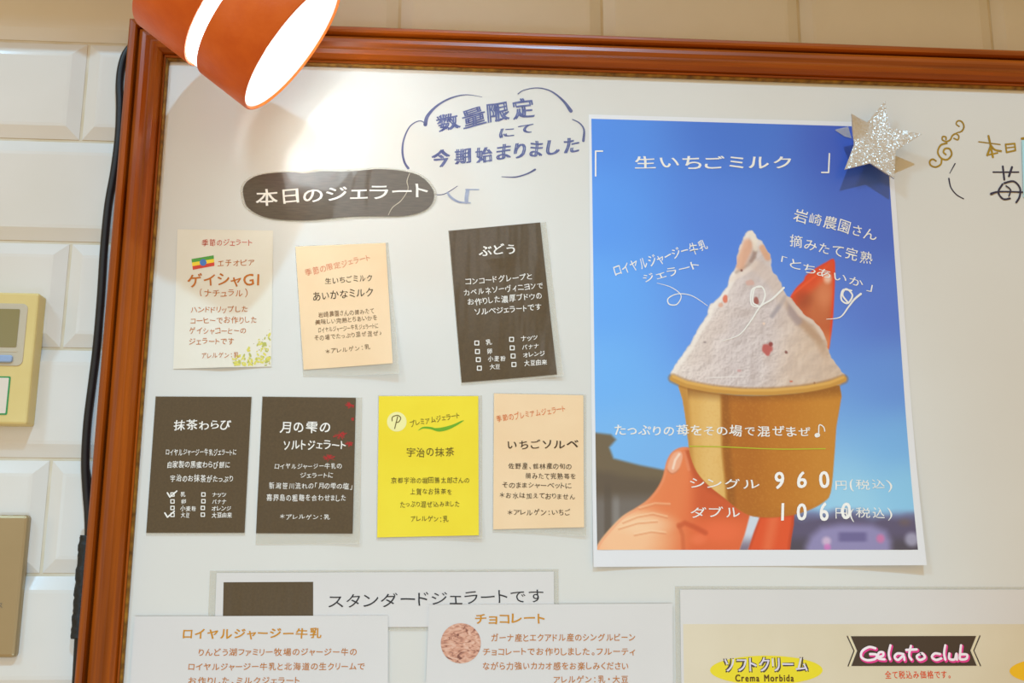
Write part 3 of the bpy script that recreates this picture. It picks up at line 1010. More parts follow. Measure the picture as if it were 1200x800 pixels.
    over((150, 120, 104), im * sstep(706, 738, ys + np.abs(xs - 420) * 0.06) * 0.5)
    # hand behind and under the cup
    z7 = lambda *p: [(690 + x / 3.0, 480 + y / 3.0) for x, y in p]
    xh, yh = (X - 690) * 3, (Yv - 480) * 3
    hand = poly_sd(smooth_path(z7((18, 500), (38, 462), (72, 420), (118, 374), (165, 345), (205, 317), (238, 279), (258, 242), (267, 208), (276, 176), (292, 150), (318, 134), (348, 132), (372, 142), (420, 200), (560, 330), (575, 390), (560, 430), (545, 470), (530, 510), (18, 510)), 4, True), X, Yv)
    hm = sstep(0.9, -0.9, hand)
    nh = vnoise(X, Yv, 22)
    over((238, 150, 98), hm)
    over((232, 124, 72), hm * sstep(150, 330, xh + (yh - 300) * 0.35 + 50 * nh) * 0.9)
    over((224, 96, 50), hm * sstep(300, 420, xh + (yh - 330) * 0.2) * 0.8)
    over((186, 78, 36), hm * sstep(26, 4, line_d(z7((352, 150), (380, 225), (430, 276), (500, 310)), X, Yv) * 3) * 0.75)
    over((196, 80, 38), hm * sstep(340, 400, xh) * sstep(410, 330, yh) * 0.6)
    over((248, 196, 150), hm * sstep(190, 40, np.hypot((xh - 130) * .8, (yh - 455) * 1.1)) * 0.95)
    over((250, 212, 170), hm * sstep(90, 20, np.hypot((xh - 190) * .6, (yh - 400) * 1.6)) * 0.6)
    over((236, 150, 108), hm * sstep(2, 0.3, np.abs(hand + 2.0)) * 0.5)
    over((240, 110, 66), hm * sstep(60, 10, np.hypot((xh - 470) * .5, yh - 430)) * 0.75)
    over((246, 128, 84), hm * sstep(30, 6, np.hypot((xh - 385) * .7, yh - 455)) * 0.5)
    over((190, 70, 34), hm * sstep(5, .8, line_d(z7((318, 408), (338, 398), (372, 412), (410, 432)), X, Yv)) * 0.55)
    over((206, 96, 52), hm * sstep(4, .5, line_d(z7((316, 404), (330, 440), (333, 495)), X, Yv)) * 0.6)
    for ln in (((120, 398), (170, 378), (225, 368), (275, 380)), ((105, 420), (170, 400), (240, 394)), ((178, 350), (232, 334), (285, 336)), ((160, 442), (220, 430), (270, 436))):
        over((222, 132, 84), hm * sstep(1.7, .3, line_d(z7(*ln), X, Yv)) * 0.5)
        over((252, 214, 172), hm * sstep(1.7, .3, line_d(z7(*[(a, b - 6) for a, b in ln]), X, Yv)) * 0.45)
    # thumb nail and its pale rim
    nail = poly_sd(smooth_path(z7((276, 208), (284, 176), (300, 152), (322, 146), (330, 162), (324, 190), (312, 214), (292, 224)), 4, True), X, Yv)
    over((240, 178, 146), hm * sstep(1.2, -1.2, nail) * 0.85)
    over((252, 228, 206), hm * sstep(2.2, .5, line_d(z7((296, 206), (304, 176), (318, 156)), X, Yv)) * 0.8)
    over((206, 118, 76), hm * sstep(1.6, .3, np.abs(nail)) * sstep(200, 215, yh) * 0.6)
    over((238, 150, 110), hm * sstep(3, .5, line_d(z7((336, 150), (345, 180), (352, 210)), X, Yv)) * 0.5)
    fing = poly_sd(z7((598, 372), (722, 366), (720, 405), (712, 450), (706, 500), (555, 500), (575, 440)), X, Yv)
    fm = sstep(0.8, -0.8, fing)
    over((226, 84, 40), fm)
    over((238, 128, 84), fm * sstep(36, 0, np.abs(xh - 640 + (yh - 430) * .2)) * 0.5)
    over((178, 56, 26), fm * sstep(5, 1, np.abs(fing)) * 0.5)
    gap = poly_sd(z7((566, 372), (600, 378), (580, 430), (556, 500), (528, 500), (548, 440)), X, Yv)
    fill((208, 216, 226), gap, 1.2)
    over((110, 90, 110), sstep(1, -1, gap) * sstep(430, 490, yh) * 0.8)
    # kraft paper cup
    cupo = smooth_path([(797, 449), (800, 468), (803.5, 490), (807, 520), (810, 536), (817, 553), (830, 568), (850, 584), (866, 597), (882, 604.5), (905, 606), (930, 603), (950, 596.5), (965, 588), (973, 577), (977, 540), (980, 500), (984, 452), (940, 460), (880, 464), (830, 459)], 3, True)
    cup = poly_sd(cupo, X, Yv)
    cm = sstep(0.9, -0.9, cup)
    over((190, 116, 34), cm)
    over((204, 136, 48), cm * sstep(905, 975, X) * 0.8)
    over((168, 92, 22), cm * sstep(40, 6, np.abs(X - 872)) * 0.5)
    litedge = 845 + (Yv - 460) * 0.02 + sstep(520, 585, Yv) * 4
    lit = cm * sstep(3, -3, X - litedge)
    over((222, 172, 92), lit)
    over((236, 196, 124), lit * sstep(22, 3, np.abs(X - 834 + 0 * Yv)) * 0.6)
    over((196, 138, 60), lit * sstep(10, 2, X - 800 - (Yv - 450) * .07))
    over((140, 78, 20), cm * sstep(9, 1, np.abs(X - litedge - 5)) * (X > litedge - 2) * 0.6)
    over((176, 104, 30), cm * sstep(590, 606, Yv + (X - 905) ** 2 * .002) * 0.5)
    over((120, 66, 18), cm * sstep(473, 458, Yv - 2 - (X - 890) ** 2 * -0.0006) * (X > 806) * 0.55)
    over((214, 152, 66), cm * sstep(0.55, 0.9, vnoise(X, Yv, 1.6)) * 0.18)
    # rolled rim
    rim = line_d(smooth_path([(788.5, 443), (805, 450), (836, 456), (870, 459), (905, 459), (945, 455.5), (972, 450), (988.5, 444)], 4), X, Yv)
    over((150, 92, 30), sstep(6.2, 3.6, rim - 1.0) * 0.45)
    over((204, 148, 66), sstep(4.6, 3.0, rim))
    over((228, 176, 92), sstep(2.6, .4, line_d([(789, 441), (805, 448), (836, 454), (870, 457), (905, 457), (945, 453.5), (972, 448.5), (988, 442)], X, Yv)) * 0.8)
    return C


NX, NYv = 372, 500
gu, gv = np.meshgrid(np.linspace(0, 1, NX), np.linspace(0, 1, NYv))
ctl, ctr, cbr, cbl = [P(x, y, PY) for x, y in IQ]
Qp = ((1 - gu)[..., None] * ctl + gu[..., None] * ctr) * (1 - gv)[..., None] + ((1 - gu)[..., None] * cbl + gu[..., None] * cbr) * gv[..., None]
px_, py_ = proj(Qp)
ink_rgb = np.clip(print_picture(px_, py_), 0, 255) / 255.0
Qw = Qp.reshape(-1, 3).copy()
Qw[:, 1] += 0.0001 - plift(Qw[:, 0], Qw[:, 2])
idx = np.arange(NX * NYv).reshape(NYv, NX)
quads = np.stack([idx[:-1, :-1], idx[1:, :-1], idx[1:, 1:], idx[:-1, 1:]], -1).reshape(-1, 4)
me = bpy.data.meshes.new('printed_photo')
o0 = Qw.mean(0)
me.vertices.add(len(Qw))
me.vertices.foreach_set('co', (Qw - o0).astype(np.float32).ravel())
me.loops.add(quads.size)
me.loops.foreach_set('vertex_index', quads.ravel().astype(np.int32))
me.polygons.add(len(quads))
me.polygons.foreach_set('loop_start', (np.arange(len(quads)) * 4).astype(np.int32))
me.polygons.foreach_set('loop_total', np.full(len(quads), 4, np.int32))
me.update(calc_edges=True)
at = me.color_attributes.new('print_ink', 'FLOAT_COLOR', 'POINT')
ilin = np.where(ink_rgb <= 0.04045, ink_rgb / 12.92, ((ink_rgb + 0.055) / 1.055) ** 2.4).reshape(-1, 3)
at.data.foreach_set('color', np.column_stack([ilin, np.ones(len(ilin))]).astype(np.float32).ravel())
pm = mat('poster_print', (90, 140, 220), rough=0.45, coat=0.25, coat_rough=0.25)
an = pm.node_tree.nodes.new('ShaderNodeVertexColor')
an.layer_name = 'print_ink'
pm.node_tree.links.new(an.outputs['Color'], pm.node_tree.nodes['Principled BSDF'].inputs['Base Color'])
me.materials.append(pm)
po = bpy.data.objects.new('printed_photo', me)
po.location = Vector(o0) - world_loc(proot)
COL.objects.link(po)
po.parent = proot
po['label'] = 'printed picture of a hand holding a paper cup of pink gelato'

LY = PY - 0.0002
J = dict(bold=0.006)
ink_price = ink('price_white_ink', (246, 242, 236))
mb = MB()
polyline(mb, [(706, 177), (698, 177), (698, 206)], 1.8, LY, plift)
mb.build('bracket', ink_white, proot)
mb = MB()
polyline(mb, [(972, 180), (971, 202), (963, 202)], 1.8, LY, plift)
mb.build('bracket', ink_white, proot)
mb = MB()
text_line(mb, '生いちごミルク', (741, 190), (930, 190.5), 18, LY, bold=0.012, jit=.7, lift=plift)
mb.build('lettering', ink_white, proot)
mb = MB()
text_line(mb, '岩崎農園さん', (930, 250), (1028, 276), 16, LY, bold=0.004, lift=plift)
mb.build('lettering', ink_white, proot)
mb = MB()
text_line(mb, '摘みたて完熟', (924, 281), (1024, 303), 15, LY, bold=0.004, lift=plift)
mb.build('lettering', ink_white, proot)
mb = MB()
text_line(mb, '「とちあいか」', (912, 304), (1026, 337), 12, LY, bold=0.004, lift=plift)
mb.build('lettering', ink_white, proot)
mb = MB()
text_line(mb, 'ロイヤルジャージー牛乳', (719, 318), (829, 286), 14.5, LY, bold=0.008, lift=plift)
mb.build('lettering', ink_white, proot)
mb = MB()
text_line(mb, 'ジェラート', (752, 327), (820, 309.5), 12, LY, bold=0.006, lift=plift)
mb.build('lettering', ink_white, proot)
mb = MB()
text_line(mb, 'たっぷりの苺をその場で混ぜまぜ', (719, 504), (951, 505), 13, LY, bold=0.012, lift=plift)
mb.build('lettering', ink_white, proot)
mb = MB()
text_line(mb, 'シングル', (807, 566), (891, 567), 13, LY, bold=0.006, jit=.7, lift=plift)
mb.build('lettering', ink_white, proot)
mb = MB()
text_line(mb, 'ダブル', (808, 600), (869, 600.5), 13, LY, bold=0.006, jit=.7, lift=plift)
mb.build('lettering', ink_white, proot)
mb = MB()
text_line(mb, '円(税込)', (977, 567.5), (1045, 567.5), 13, LY, bold=0.0, lift=plift)
mb.build('lettering', ink_white, proot)
mb = MB()
text_line(mb, '円(税込)', (977, 601.5), (1045, 601), 13, LY, bold=0.0, lift=plift)
mb.build('lettering', ink_white, proot)
mb = MB()
text_line(mb, '9 6 0', (906, 563), (973, 562), 22, LY - 0.0001, bold=0.02, jit=.6, lift=plift, shear=.1)
mb.build('price', ink_price, proot)
mb = MB()
text_line(mb, '1 0 6 0', (914, 600.5), (998, 599), 22, LY - 0.0001, bold=0.02, jit=.6, lift=plift, shear=.1)
mb.build('price', ink_price, proot)
z8 = lambda *p: [(770 + x / 3.635, 260 + y / 3.635) for x, y in p]
mb = MB()
stroke(mb, z8((0, 260), (60, 278), (102, 312), (85, 350), (52, 350), (48, 325), (90, 306), (150, 315), (215, 357)), [.5, .8, 1, 1.2, 1.4, 1.2, 1, .9, .6], LY, lift=plift)
mb.build('flourish', ink_white, proot)
mb = MB()
stroke(mb, z8((440, 276), (405, 288), (402, 350), (440, 357), (460, 312), (446, 276), (415, 284), (408, 340), (430, 356)), 1.8, LY, lift=plift)
mb.build('flourish', ink_white, proot)
mb = MB()
stroke(mb, z8((540, 280), (490, 328), (440, 360), (400, 420), (350, 480), (280, 506)), [2.4, 2.2, 1.8, 1.4, 1.2, .6], LY - 0.0001, lift=plift)
mb.build('flourish', ink_white, proot)
mb = MB()
stroke(mb, z8((828, 292), (792, 290), (785, 330), (812, 346), (832, 312), (806, 285), (790, 310), (815, 345)), 2.0, LY, lift=plift)
mb.build('flourish', ink_white, proot)
mb = MB()
stroke(mb, z8((868, 306), (840, 330), (815, 362), (780, 405), (722, 414)), [2.6, 2.2, 1.8, 1.3, .6], LY - 0.0001, lift=plift)
mb.build('flourish', ink_white, proot)
mb = MB()
stroke(mb, [(808, 522.7), (850, 523.5), (910, 526), (967, 525.6)], 1.2, LY, lift=plift)
mb2 = MB()
stroke(mb2, [(957, 510), (958.5, 509.5)], 5.0, LY, raw=True, lift=plift)
stroke(mb2, [(959.5, 509), (960, 498), (965, 500), (966.5, 505)], 1.3, LY - 0.0001, lift=plift)
mb2.build('music_note', ink_white, proot)
mb.build('underline', ink('lime_ink', (186, 190, 50)), proot)

# ================================================================== star on the poster corner
def zs(*p):
    return [(960 + x / 5, 100 + y / 5) for x, y in p]


SY = -0.0165
star_px = zs((388, 90), (405, 250), (585, 300), (445, 385), (440, 545), (300, 455), (150, 492), (208, 340), (168, 190), (280, 218))
sp = [P(x, y, SY) for x, y in star_px]
sc_ = P(1022, 163, SY)
star = empty('star_decoration', (sc_[0], -0.003, sc_[2]), 'silver glitter star stuck over the top corner of the blue poster', 'star')
pts = [(a[0], a[2]) for a in sp]
area = sum(pts[i][0] * pts[(i + 1) % 10][1] - pts[(i + 1) % 10][0] * pts[i][1] for i in range(10))
if area < 0:
    pts = pts[::-1]
# glitter face built in rings so its points can bow forward
cen2 = np.array([sc_[0], sc_[2]])
ringsn = 7
v, f = [], []
dense = []
for i in range(10):
    a, b = np.array(pts[i]), np.array(pts[(i + 1) % 10])
    for k in range(6):
        dense.append(a + (b - a) * k / 6)
nd = len(dense)


def star_y(p):
    d = np.linalg.norm(p - cen2)
    y = SY
    tipL = np.array([P(993, 139, SY)[0], P(993, 139, SY)[2]])
    tipR = np.array([P(1077, 160, SY)[0], P(1077, 160, SY)[2]])
    y -= 0.010 * max(0, 1 - np.linalg.norm(p - tipL) / 0.022) ** 1.3
    y -= 0.006 * max(0, 1 - np.linalg.norm(p - tipR) / 0.04)
    return y


for side, th in ((0, 0.0), (1, 0.0016)):
    v.append((cen2[0], star_y(cen2) + th, cen2[1]))
    for r in range(1, ringsn + 1):
        for p in dense:
            q = cen2 + (p - cen2) * r / ringsn
            v.append((q[0], star_y(q) + th, q[1]))
NS = 1 + ringsn * nd
for side in (0, 1):
    o_ = side * NS
    for k in range(nd):
        l = (k + 1) % nd
        t = (o_, o_ + 1 + k, o_ + 1 + l)
        f.append(t if side == 0 else t[::-1])
        for r in range(ringsn - 1):
            a, b = o_ + 1 + r * nd, o_ + 1 + (r + 1) * nd
            t = (a + k, b + k, b + l, a + l)
            f.append(t if side == 0 else t[::-1])
for k in range(nd):
    l = (k + 1) % nd
    a = 1 + (ringsn - 1) * nd
    f.append((a + k, NS + a + k, NS + a + l, a + l))
gm = bpy.data.materials.new('silver_glitter')
gm.use_nodes = True
nt = gm.node_tree
b = nt.nodes['Principled BSDF']
tc = nt.nodes.new('ShaderNodeTexCoord')
vo = nt.nodes.new('ShaderNodeTexVoronoi')
vo.inputs['Scale'].default_value = 1100
nt.links.new(tc.outputs['Object'], vo.inputs['Vector'])
sub = nt.nodes.new('ShaderNodeVectorMath')
sub.operation = 'SUBTRACT'
sub.inputs[1].default_value = (0.5, 0.5, 0.5)
sca = nt.nodes.new('ShaderNodeVectorMath')
sca.operation = 'SCALE'
sca.inputs['Scale'].default_value = 0.55
geo = nt.nodes.new('ShaderNodeNewGeometry')
ad = nt.nodes.new('ShaderNodeVectorMath')
ad.operation = 'ADD'
no = nt.nodes.new('ShaderNodeVectorMath')
no.operation = 'NORMALIZE'
nt.links.new(vo.outputs['Color'], sub.inputs[0])
nt.links.new(sub.outputs[0], sca.inputs[0])
nt.links.new(sca.outputs[0], ad.inputs[0])
nt.links.new(geo.outputs['Normal'], ad.inputs[1])
nt.links.new(ad.outputs[0], no.inputs[0])
nt.links.new(no.outputs[0], b.inputs['Normal'])
b.inputs['Base Color'].default_value = lin((206, 201, 192))
b.inputs['Metallic'].default_value = 0.3
b.inputs['Roughness'].default_value = 0.32
obj('star_face', v, f, gm, star)
MB().prism(rounded(cen2[0] - 0.012, cen2[1] - 0.012, cen2[0] + 0.012, cen2[1] + 0.012, 0.004), SY + 0.0017, -0.0013).build('foam_pad', mat('white_foam', (230, 228, 222), rough=0.8), star)
tape = MB()
tv, tf = sheet_mesh([(978, 152), (994, 148), (998, 162), (990, 160)], -0.0016, 0.0001, None, 3)
tape.add(tv, tf)
tape.build('clear_tape', M['film'], star)['label'] = 'triangle of clear tape showing past the star'

# ================================================================== sheets along the bottom
YB = -0.0004
root, Y = card('title_sheet', 'wide laminated white strip with thin black lettering and a dark brown rectangle', 'sheet',
               [(254, 671), (649, 669.5), (649.5, 734), (251.5, 735)], 'white', [(246, 668.5), (654.5, 666.5), (655, 738), (243, 739)], y0=YB)
MBk = MB()
tv, tf = sheet_mesh([(262, 682), (367, 681.5), (367, 729), (261, 730)], Y + 0.0001, 0.0001, None, 4)
MBk.add(tv, tf)
MBk.build('dark_rectangle', paper_mats['dark'], root)
letters(root, Y, ink_black, [('スタンダードジェラートです', (383, 704.5), (639, 697.5), 17.5, dict(bold=0.0, jit=.6))])
GROUP_S = 'printed flavour sheets along the bottom'
YC = Y - 0.0004
ink_amber = ink('amber_print', (204, 138, 24))
ink_amber2 = ink('amber_small_print', (194, 120, 52))
root, Y2 = card('flavour_sheet', 'white printed sheet with amber milk gelato title beside the wooden frame', 'sheet',
                [(158, 722), (454.7, 721), (454.3, 930), (143, 930)], 'white', None, GROUP_S, y0=YC)
letters(root, Y2, ink_amber, [('ロイヤルジャージー牛乳', (213, 742.5), (378, 741.5), 13, dict(bold=0.022, jit=.5))], 'title')
letters(root, Y2, ink_amber2, [
    ('りんどう湖ファミリー牧場のジャージー牛の', (232, 764), (419, 763.5), 9.2, dict(bold=0.012, jit=.4)), ('ロイヤルジャージー牛乳と北海道の生クリームで', (220, 781), (428, 780.5), 9.2, dict(bold=0.012, jit=.4)),
    ('お作りした、ミルクジェラート', (220, 797.5), (352, 797), 9.2, dict(bold=0.012, jit=.4))])
root, Y3 = card('flavour_sheet', 'white printed sheet with a round close-up picture of chocolate gelato', 'sheet',
                [(502.7, 708.5), (788, 707), (789.5, 930), (494, 930)], 'white', None, GROUP_S, y0=YC)
letters(root, Y3, ink_amber, [('チョコレート', (555, 724.7), (640, 724), 13.5, dict(bold=0.022, jit=.5))], 'title')
letters(root, Y3, ink_amber2, [
    ('ガーナ産とエクアドル産のシングルビーン', (575, 747), (745, 746.5), 9.4, dict(bold=0.012, jit=.4)), ('チョコレートでお作りしました。フルーティ', (565, 763.2), (745, 763), 9.4, dict(bold=0.012, jit=.4)),
    ('ながら力強いカカオ感をお楽しみください', (565, 780), (737, 780), 9.4, dict(bold=0.012, jit=.4)), ('アレルゲン：乳・大豆', (648, 796), (737, 795.5), 9, dict(bold=0.012, jit=.4))])
cm_ = bpy.data.materials.new('gelato_closeup_print')
cm_.use_nodes = True
nt = cm_.node_tree
tc = nt.nodes.new('ShaderNodeTexCoord')
mp = nt.nodes.new('ShaderNodeMapping')
mp.inputs['Scale'].default_value = (90, 90, 240)
mp.inputs['Rotation'].default_value = (0, 0.6, 0)
nz = nt.nodes.new('ShaderNodeTexNoise')
nz.inputs['Scale'].default_value = 1.0
nz.inputs['Detail'].default_value = 3
nz.inputs['Distortion'].default_value = 2.2
cr = nt.nodes.new('ShaderNodeValToRGB')
cr.color_ramp.elements[0].position = 0.34
cr.color_ramp.elements[0].color = lin((128, 74, 56))
cr.color_ramp.elements[1].position = 0.46
cr.color_ramp.elements[1].color = lin((208, 148, 120))
e = cr.color_ramp.elements.new(0.66)
e.color = lin((226, 184, 160))
nt.links.new(tc.outputs['Object'], mp.inputs[0])
nt.links.new(mp.outputs[0], nz.inputs['Vector'])
nt.links.new(nz.outputs[0], cr.inputs[0])
nt.links.new(cr.outputs[0], nt.nodes['Principled BSDF'].inputs['Base Color'])
mb = MB()
flat_poly(mb, [(540 + 23.5 * math.cos(a), 753.5 - 23.5 * math.sin(a)) for a in np.linspace(0, 2 * math.pi, 48, endpoint=False)], Y3, None)
mb.build('round_picture', cm_, root)

# printed price menu
root, Y4 = card('price_menu', 'laminated beige menu sheet with yellow ovals and a dark gelato banner', 'menu',
                [(797, 690.5), (1420, 690.5), (1420, 930), (800, 930)], 'white', [(791, 686.5), (1428, 687.5), (1428, 938), (793, 938)], y0=YB)
tv, tf = sheet_mesh([(800.5, 731), (1412, 731), (1412, 925), (803.5, 925)], Y4 + 0.0001, 0.0001, None, 4)
MB().add(tv, tf).build('beige_panel', mat('beige_print', (224, 211, 184), rough=0.5, coat=0.3, coat_rough=0.25, var=.8, vscale=(12, 12, 12), rgb2=(216, 202, 172)), root)
for (ex, ey, rx, ry, col, nm) in ((898, 785, 66, 17, (236, 216, 30), 'yellow_oval'), (1249, 786, 66, 17, (244, 190, 24), 'orange_oval')):
    mb = MB()
    flat_poly(mb, [(ex + rx * math.cos(a), ey - ry * math.sin(a)) for a in np.linspace(0, 2 * math.pi, 64, endpoint=False)], Y4, None)
    mb.build(nm, mat(nm, col, rough=0.5, coat=.3, coat_rough=.25), root)
dk = ink('menu_dark_ink', (70, 56, 60))
letters(root, Y4 - 0.0001, dk, [('ソフトクリーム', (846.5, 779), (948.5, 778), 18, dict(bold=0.105, jit=.15))], 'heading_outline')
letters(root, Y4 - 0.0003, ink('menu_pale_ink', (222, 214, 226)), [('ソフトクリーム', (847.5, 778.6), (947.5, 777.6), 17.5, dict(bold=0.018, jit=.15))], 'heading')
letters(root, Y4 - 0.0001, ink('menu_brown_ink', (96, 66, 20)), [('Crema Morbida', (861, 794.5), (931, 794.5), 8.5, dict(bold=0.035, jit=.1))])
zm = lambda *p: [(790 + x / 2.927, 680 + y / 2.927) for x, y in p]
mb = MB()
flat_poly(mb, zm((606, 191), (628, 241), (608, 293), (1038, 292), (1016, 240), (1036, 190))[::1], Y4 - 0.0001)
stroke(mb, zm((594, 191), (617, 241), (597, 293)), 1.3, Y4 - 0.0001, raw=True)
stroke(mb, zm((1049, 190), (1028, 240), (1051, 292)), 1.3, Y4 - 0.0001, raw=True)
mb.build('banner', mat('banner_print', (62, 46, 34), rough=0.5, coat=.3, coat_rough=.25), root)
banner_cream = mat('banner_edge_print', (236, 220, 178), rough=0.5)
mb = MB()
stroke(mb, zm((600, 191), (622, 241), (602, 293)), 1.4, Y4 - 0.0001, raw=True)
mb.build('banner_edge', banner_cream, root)
mb = MB()
stroke(mb, zm((1042.5, 190), (1022, 240), (1044.5, 292)), 1.4, Y4 - 0.0001, raw=True)
mb.build('banner_edge', banner_cream, root)
# brush lettering: strokes per letter, in the same zoomed frame
BR = [[(690, 232), (668, 228), (645, 242), (642, 262), (662, 273), (690, 268), (694, 254), (672, 252)],
      [(698, 262), (716, 258), (716, 246), (702, 248), (700, 266), (722, 270)],
      [(742, 222), (736, 250), (740, 270)],
      [(786, 252), (766, 250), (756, 262), (768, 272), (786, 258), (790, 272)],
      [(812, 224), (806, 256), (814, 271)], [(796, 238), (832, 236)],
      [(846, 250), (832, 260), (842, 272), (860, 264), (852, 250), (844, 252)],
      [(912, 252), (894, 250), (884, 262), (898, 272), (916, 267)],
      [(930, 222), (926, 250), (930, 271)],
      [(944, 250), (944, 268), (962, 270), (968, 250), (970, 271)],
      [(984, 222), (980, 258), (982, 270), (1002, 268), (1004, 254), (984, 253)]]
for k, (dx, w, yy, col, nm) in enumerate(((1.6, 5.6, 0.0003, (232, 60, 140), 'brand_shadow'), (0, 3.4, 0.0006, (246, 232, 238), 'brand_lettering'))):
    mb = MB()
    for i, st in enumerate(BR):
        stroke(mb, [(x + dx * .6, y + dx * .8) for x, y in zm(*st)], w * 0.8, Y4 - yy - 0.000003 * i, k=6)
    mb.build(nm, ink(nm, col), root)
letters(root, Y4 - 0.0001, ink('red_orange_print', (226, 78, 30)), [('全て税込み価格です。', (1036.5, 790.5), (1115, 790), 9.2, dict(bold=0.012, jit=.1))], 'tax_note')

# card just showing at the right edge
root, Y5 = card('blue_card', 'pale blue card only just showing at the right edge beside gold lettering', 'card',
                [(1197.5, 164), (1290, 165), (1300, 232), (1199.5, 231)], 'white', None, y0=-0.0009)
paper = [c_ for c_ in root.children if c_.name.startswith('paper')][0]
paper.data.materials.clear()
paper.data.materials.append(mat('pale_blue_card', (176, 222, 228), rough=0.5))

# ================================================================== lamp over the corner of the board
ax = np.array([0.8020, 0.1255, -0.5839])
ax /= np.linalg.norm(ax)
MC = np.array([-0.1273, -0.11, 0.4217])
RL, LL, S1, S0 = 0.0643, 0.112, 0.0478, 0.0599
uu = np.cross(ax, (0, 0, 1.0))
uu /= np.linalg.norm(uu)
vv = np.cross(uu, ax)


def lathe(profile, n=96):
    """profile: (distance back from the mouth, radius)"""
    v, f = [], []
    for s, r in profile:
        for k in range(n):
            a = 2 * math.pi * k / n
            v.append(MC - ax * s + r * (math.cos(a) * uu + math.sin(a) * vv))
    for i in range(len(profile) - 1):
        for k in range(n):
            l = (k + 1) % n
            f.append((i * n + k, i * n + l, (i + 1) * n + l, (i + 1) * n + k))
    return v, f


top = MC - ax * 0.19 + np.array([0, 0, 0])
hub = MC - ax * (LL + 0.006)
bracket = np.array([hub[0] - 0.03, -0.05, 0.5899])
lamp = empty('spot_lamp', bracket, 'lit orange-brown drum lamp with a glowing white band, over the board corner', 'lamp')
M['shade'] = mat('orange_leather_shade', (226, 108, 28), rough=0.45, spec=0.4, coat=0.1, coat_rough=0.3, var=0.8, vscale=(60, 60, 60), rgb2=(216, 97, 20), bump=0.0002, bscale=(260, 260, 260))
M['white_enamel'] = mat('white_lamp_enamel', (240, 240, 238), rough=0.5)
M['diffuser'] = mat('glowing_opal_band', (240, 240, 236), rough=0.5, emit=(236, 250, 255), estr=4.0)
M['bulb'] = mat('lit_bulb', (226, 222, 224), rough=0.3, emit=(255, 246, 236), estr=0.5)
T = 0.0022
v, f = lathe([(0.0, RL - 0.0004), (-0.0004, RL - 0.0012), (-0.0004, RL - T + 0.0006), (0.0, RL - T), (S1, RL - T), (S1, RL - 0.0003), (S1 - 0.0006, RL), (0.0006, RL), (0.0, RL - 0.0004)])
obj('shade_ring', v, f, M['shade'], lamp, smooth=True)
v, f = lathe([(S0, RL - 0.0003), (S0, RL - T), (LL, RL - T), (LL, RL - 0.0005), (LL - 0.001, RL), (S0 + 0.0006, RL), (S0, RL - 0.0003)])
obj('shade_ring', v, f, M['shade'], lamp, smooth=True)
v, f = lathe([(0.0015, RL - T - 0.0002), (S1 - 0.004, RL - T - 0.0002), (S1 - 0.004, RL - T - 0.0012), (0.0015, RL - T - 0.0012), (0.0015, RL - T - 0.0002)])
obj('white_liner', v, f, M['white_enamel'], lamp, smooth=True)
v, f = lathe([(S1 - 0.003, RL - T - 0.0003), (S0 + 0.003, RL - T - 0.0003), (S0 + 0.003, RL - T - 0.0015), (S1 - 0.003, RL - T - 0.0015), (S1 - 0.003, RL - T - 0.0003)])
o = obj('opal_band', v, f, M['diffuser'], lamp, smooth=True)
o['label'] = 'glowing white band between the two shade rings'
v, f = lathe([(LL - 0.002, 0.0), (LL - 0.002, RL - T - 0.0003), (LL - 0.0005, RL - T - 0.0003), (LL - 0.0005, 0.0)])
obj('reflector_disc', v, f, M['white_enamel'], lamp)
v, f = lathe([(LL - 0.0003, 0.0), (LL - 0.0003, RL - 0.004), (LL + 0.002, RL - 0.006), (LL + 0.012, 0.026), (LL + 0.013, 0.0)])
obj('back_cap', v, f, M['shade'], lamp, smooth=False)
v, f = lathe([(LL - 0.003, 0.0), (LL - 0.003, 0.018), (LL - 0.04, 0.018), (LL - 0.042, 0.015), (LL - 0.042, 0.0)])
obj('bulb_socket', v, f, M['white_enamel'], lamp, smooth=False)
prof = [(LL - 0.0421, 0.0125), (0.052, 0.0145), (0.030, 0.0155), (0.018, 0.0150), (0.010, 0.0125), (0.0062, 0.0085), (0.0048, 0.004), (0.0045, 0.0)]
v, f = lathe(prof, 48)
obj('bulb', v, f, M['bulb'], lamp, smooth=True)
# arm up to its wall plate, above the picture
arm = smooth_path([hub - ax * 0.004, hub - ax * 0.022, hub + np.array([-0.028, 0.02, 0.035]), np.array([bracket[0], -0.05, 0.560]), np.array([bracket[0], -0.05, 0.586])], 8)
MB().tube(arm, 0.006, 14).build('arm', mat('brushed_steel_arm', (170, 168, 162), rough=0.35, metal=0.9), lamp, smooth=True)
disc = [(0.03 * math.cos(a), 0.03 * math.sin(a)) for a in np.linspace(0, 2 * math.pi, 40, endpoint=False)]
pv = [(bracket[0] + a, -0.05 + b, z) for z in (0.5898, 0.584) for a, b in disc]
obj('mounting_plate', pv, [tuple(range(40)), tuple(reversed(range(40, 80)))] + [(k, 40 + k, 40 + (k + 1) % 40, (k + 1) % 40) for k in range(40)], mat('mounting_plate_steel', (176, 174, 168), rough=0.35, metal=0.9), lamp)
lp = bpy.data.lights.new('lamp_bulb_light', 'POINT')
lp.energy = 0.4
lp.color = (0.86, 0.96, 1.0)
lp.shadow_soft_size = 0.046
lo = bpy.data.objects.new('lamp_bulb_light', lp)
lo.location = Vector(MC - ax * 0.003) - world_loc(lamp)
COL.objects.link(lo)
lo.parent = lamp
li = bpy.data.lights.new('lamp_inner_light', 'POINT')
li.energy = 0.15
li.color = (1.0, 0.97, 0.92)
li.shadow_soft_size = 0.004
lj = bpy.data.objects.new('lamp_inner_light', li)
lj.location = Vector(MC - ax * 0.03 + vv * -0.035) - world_loc(lamp)
COL.objects.link(lj)
lj.parent = lamp

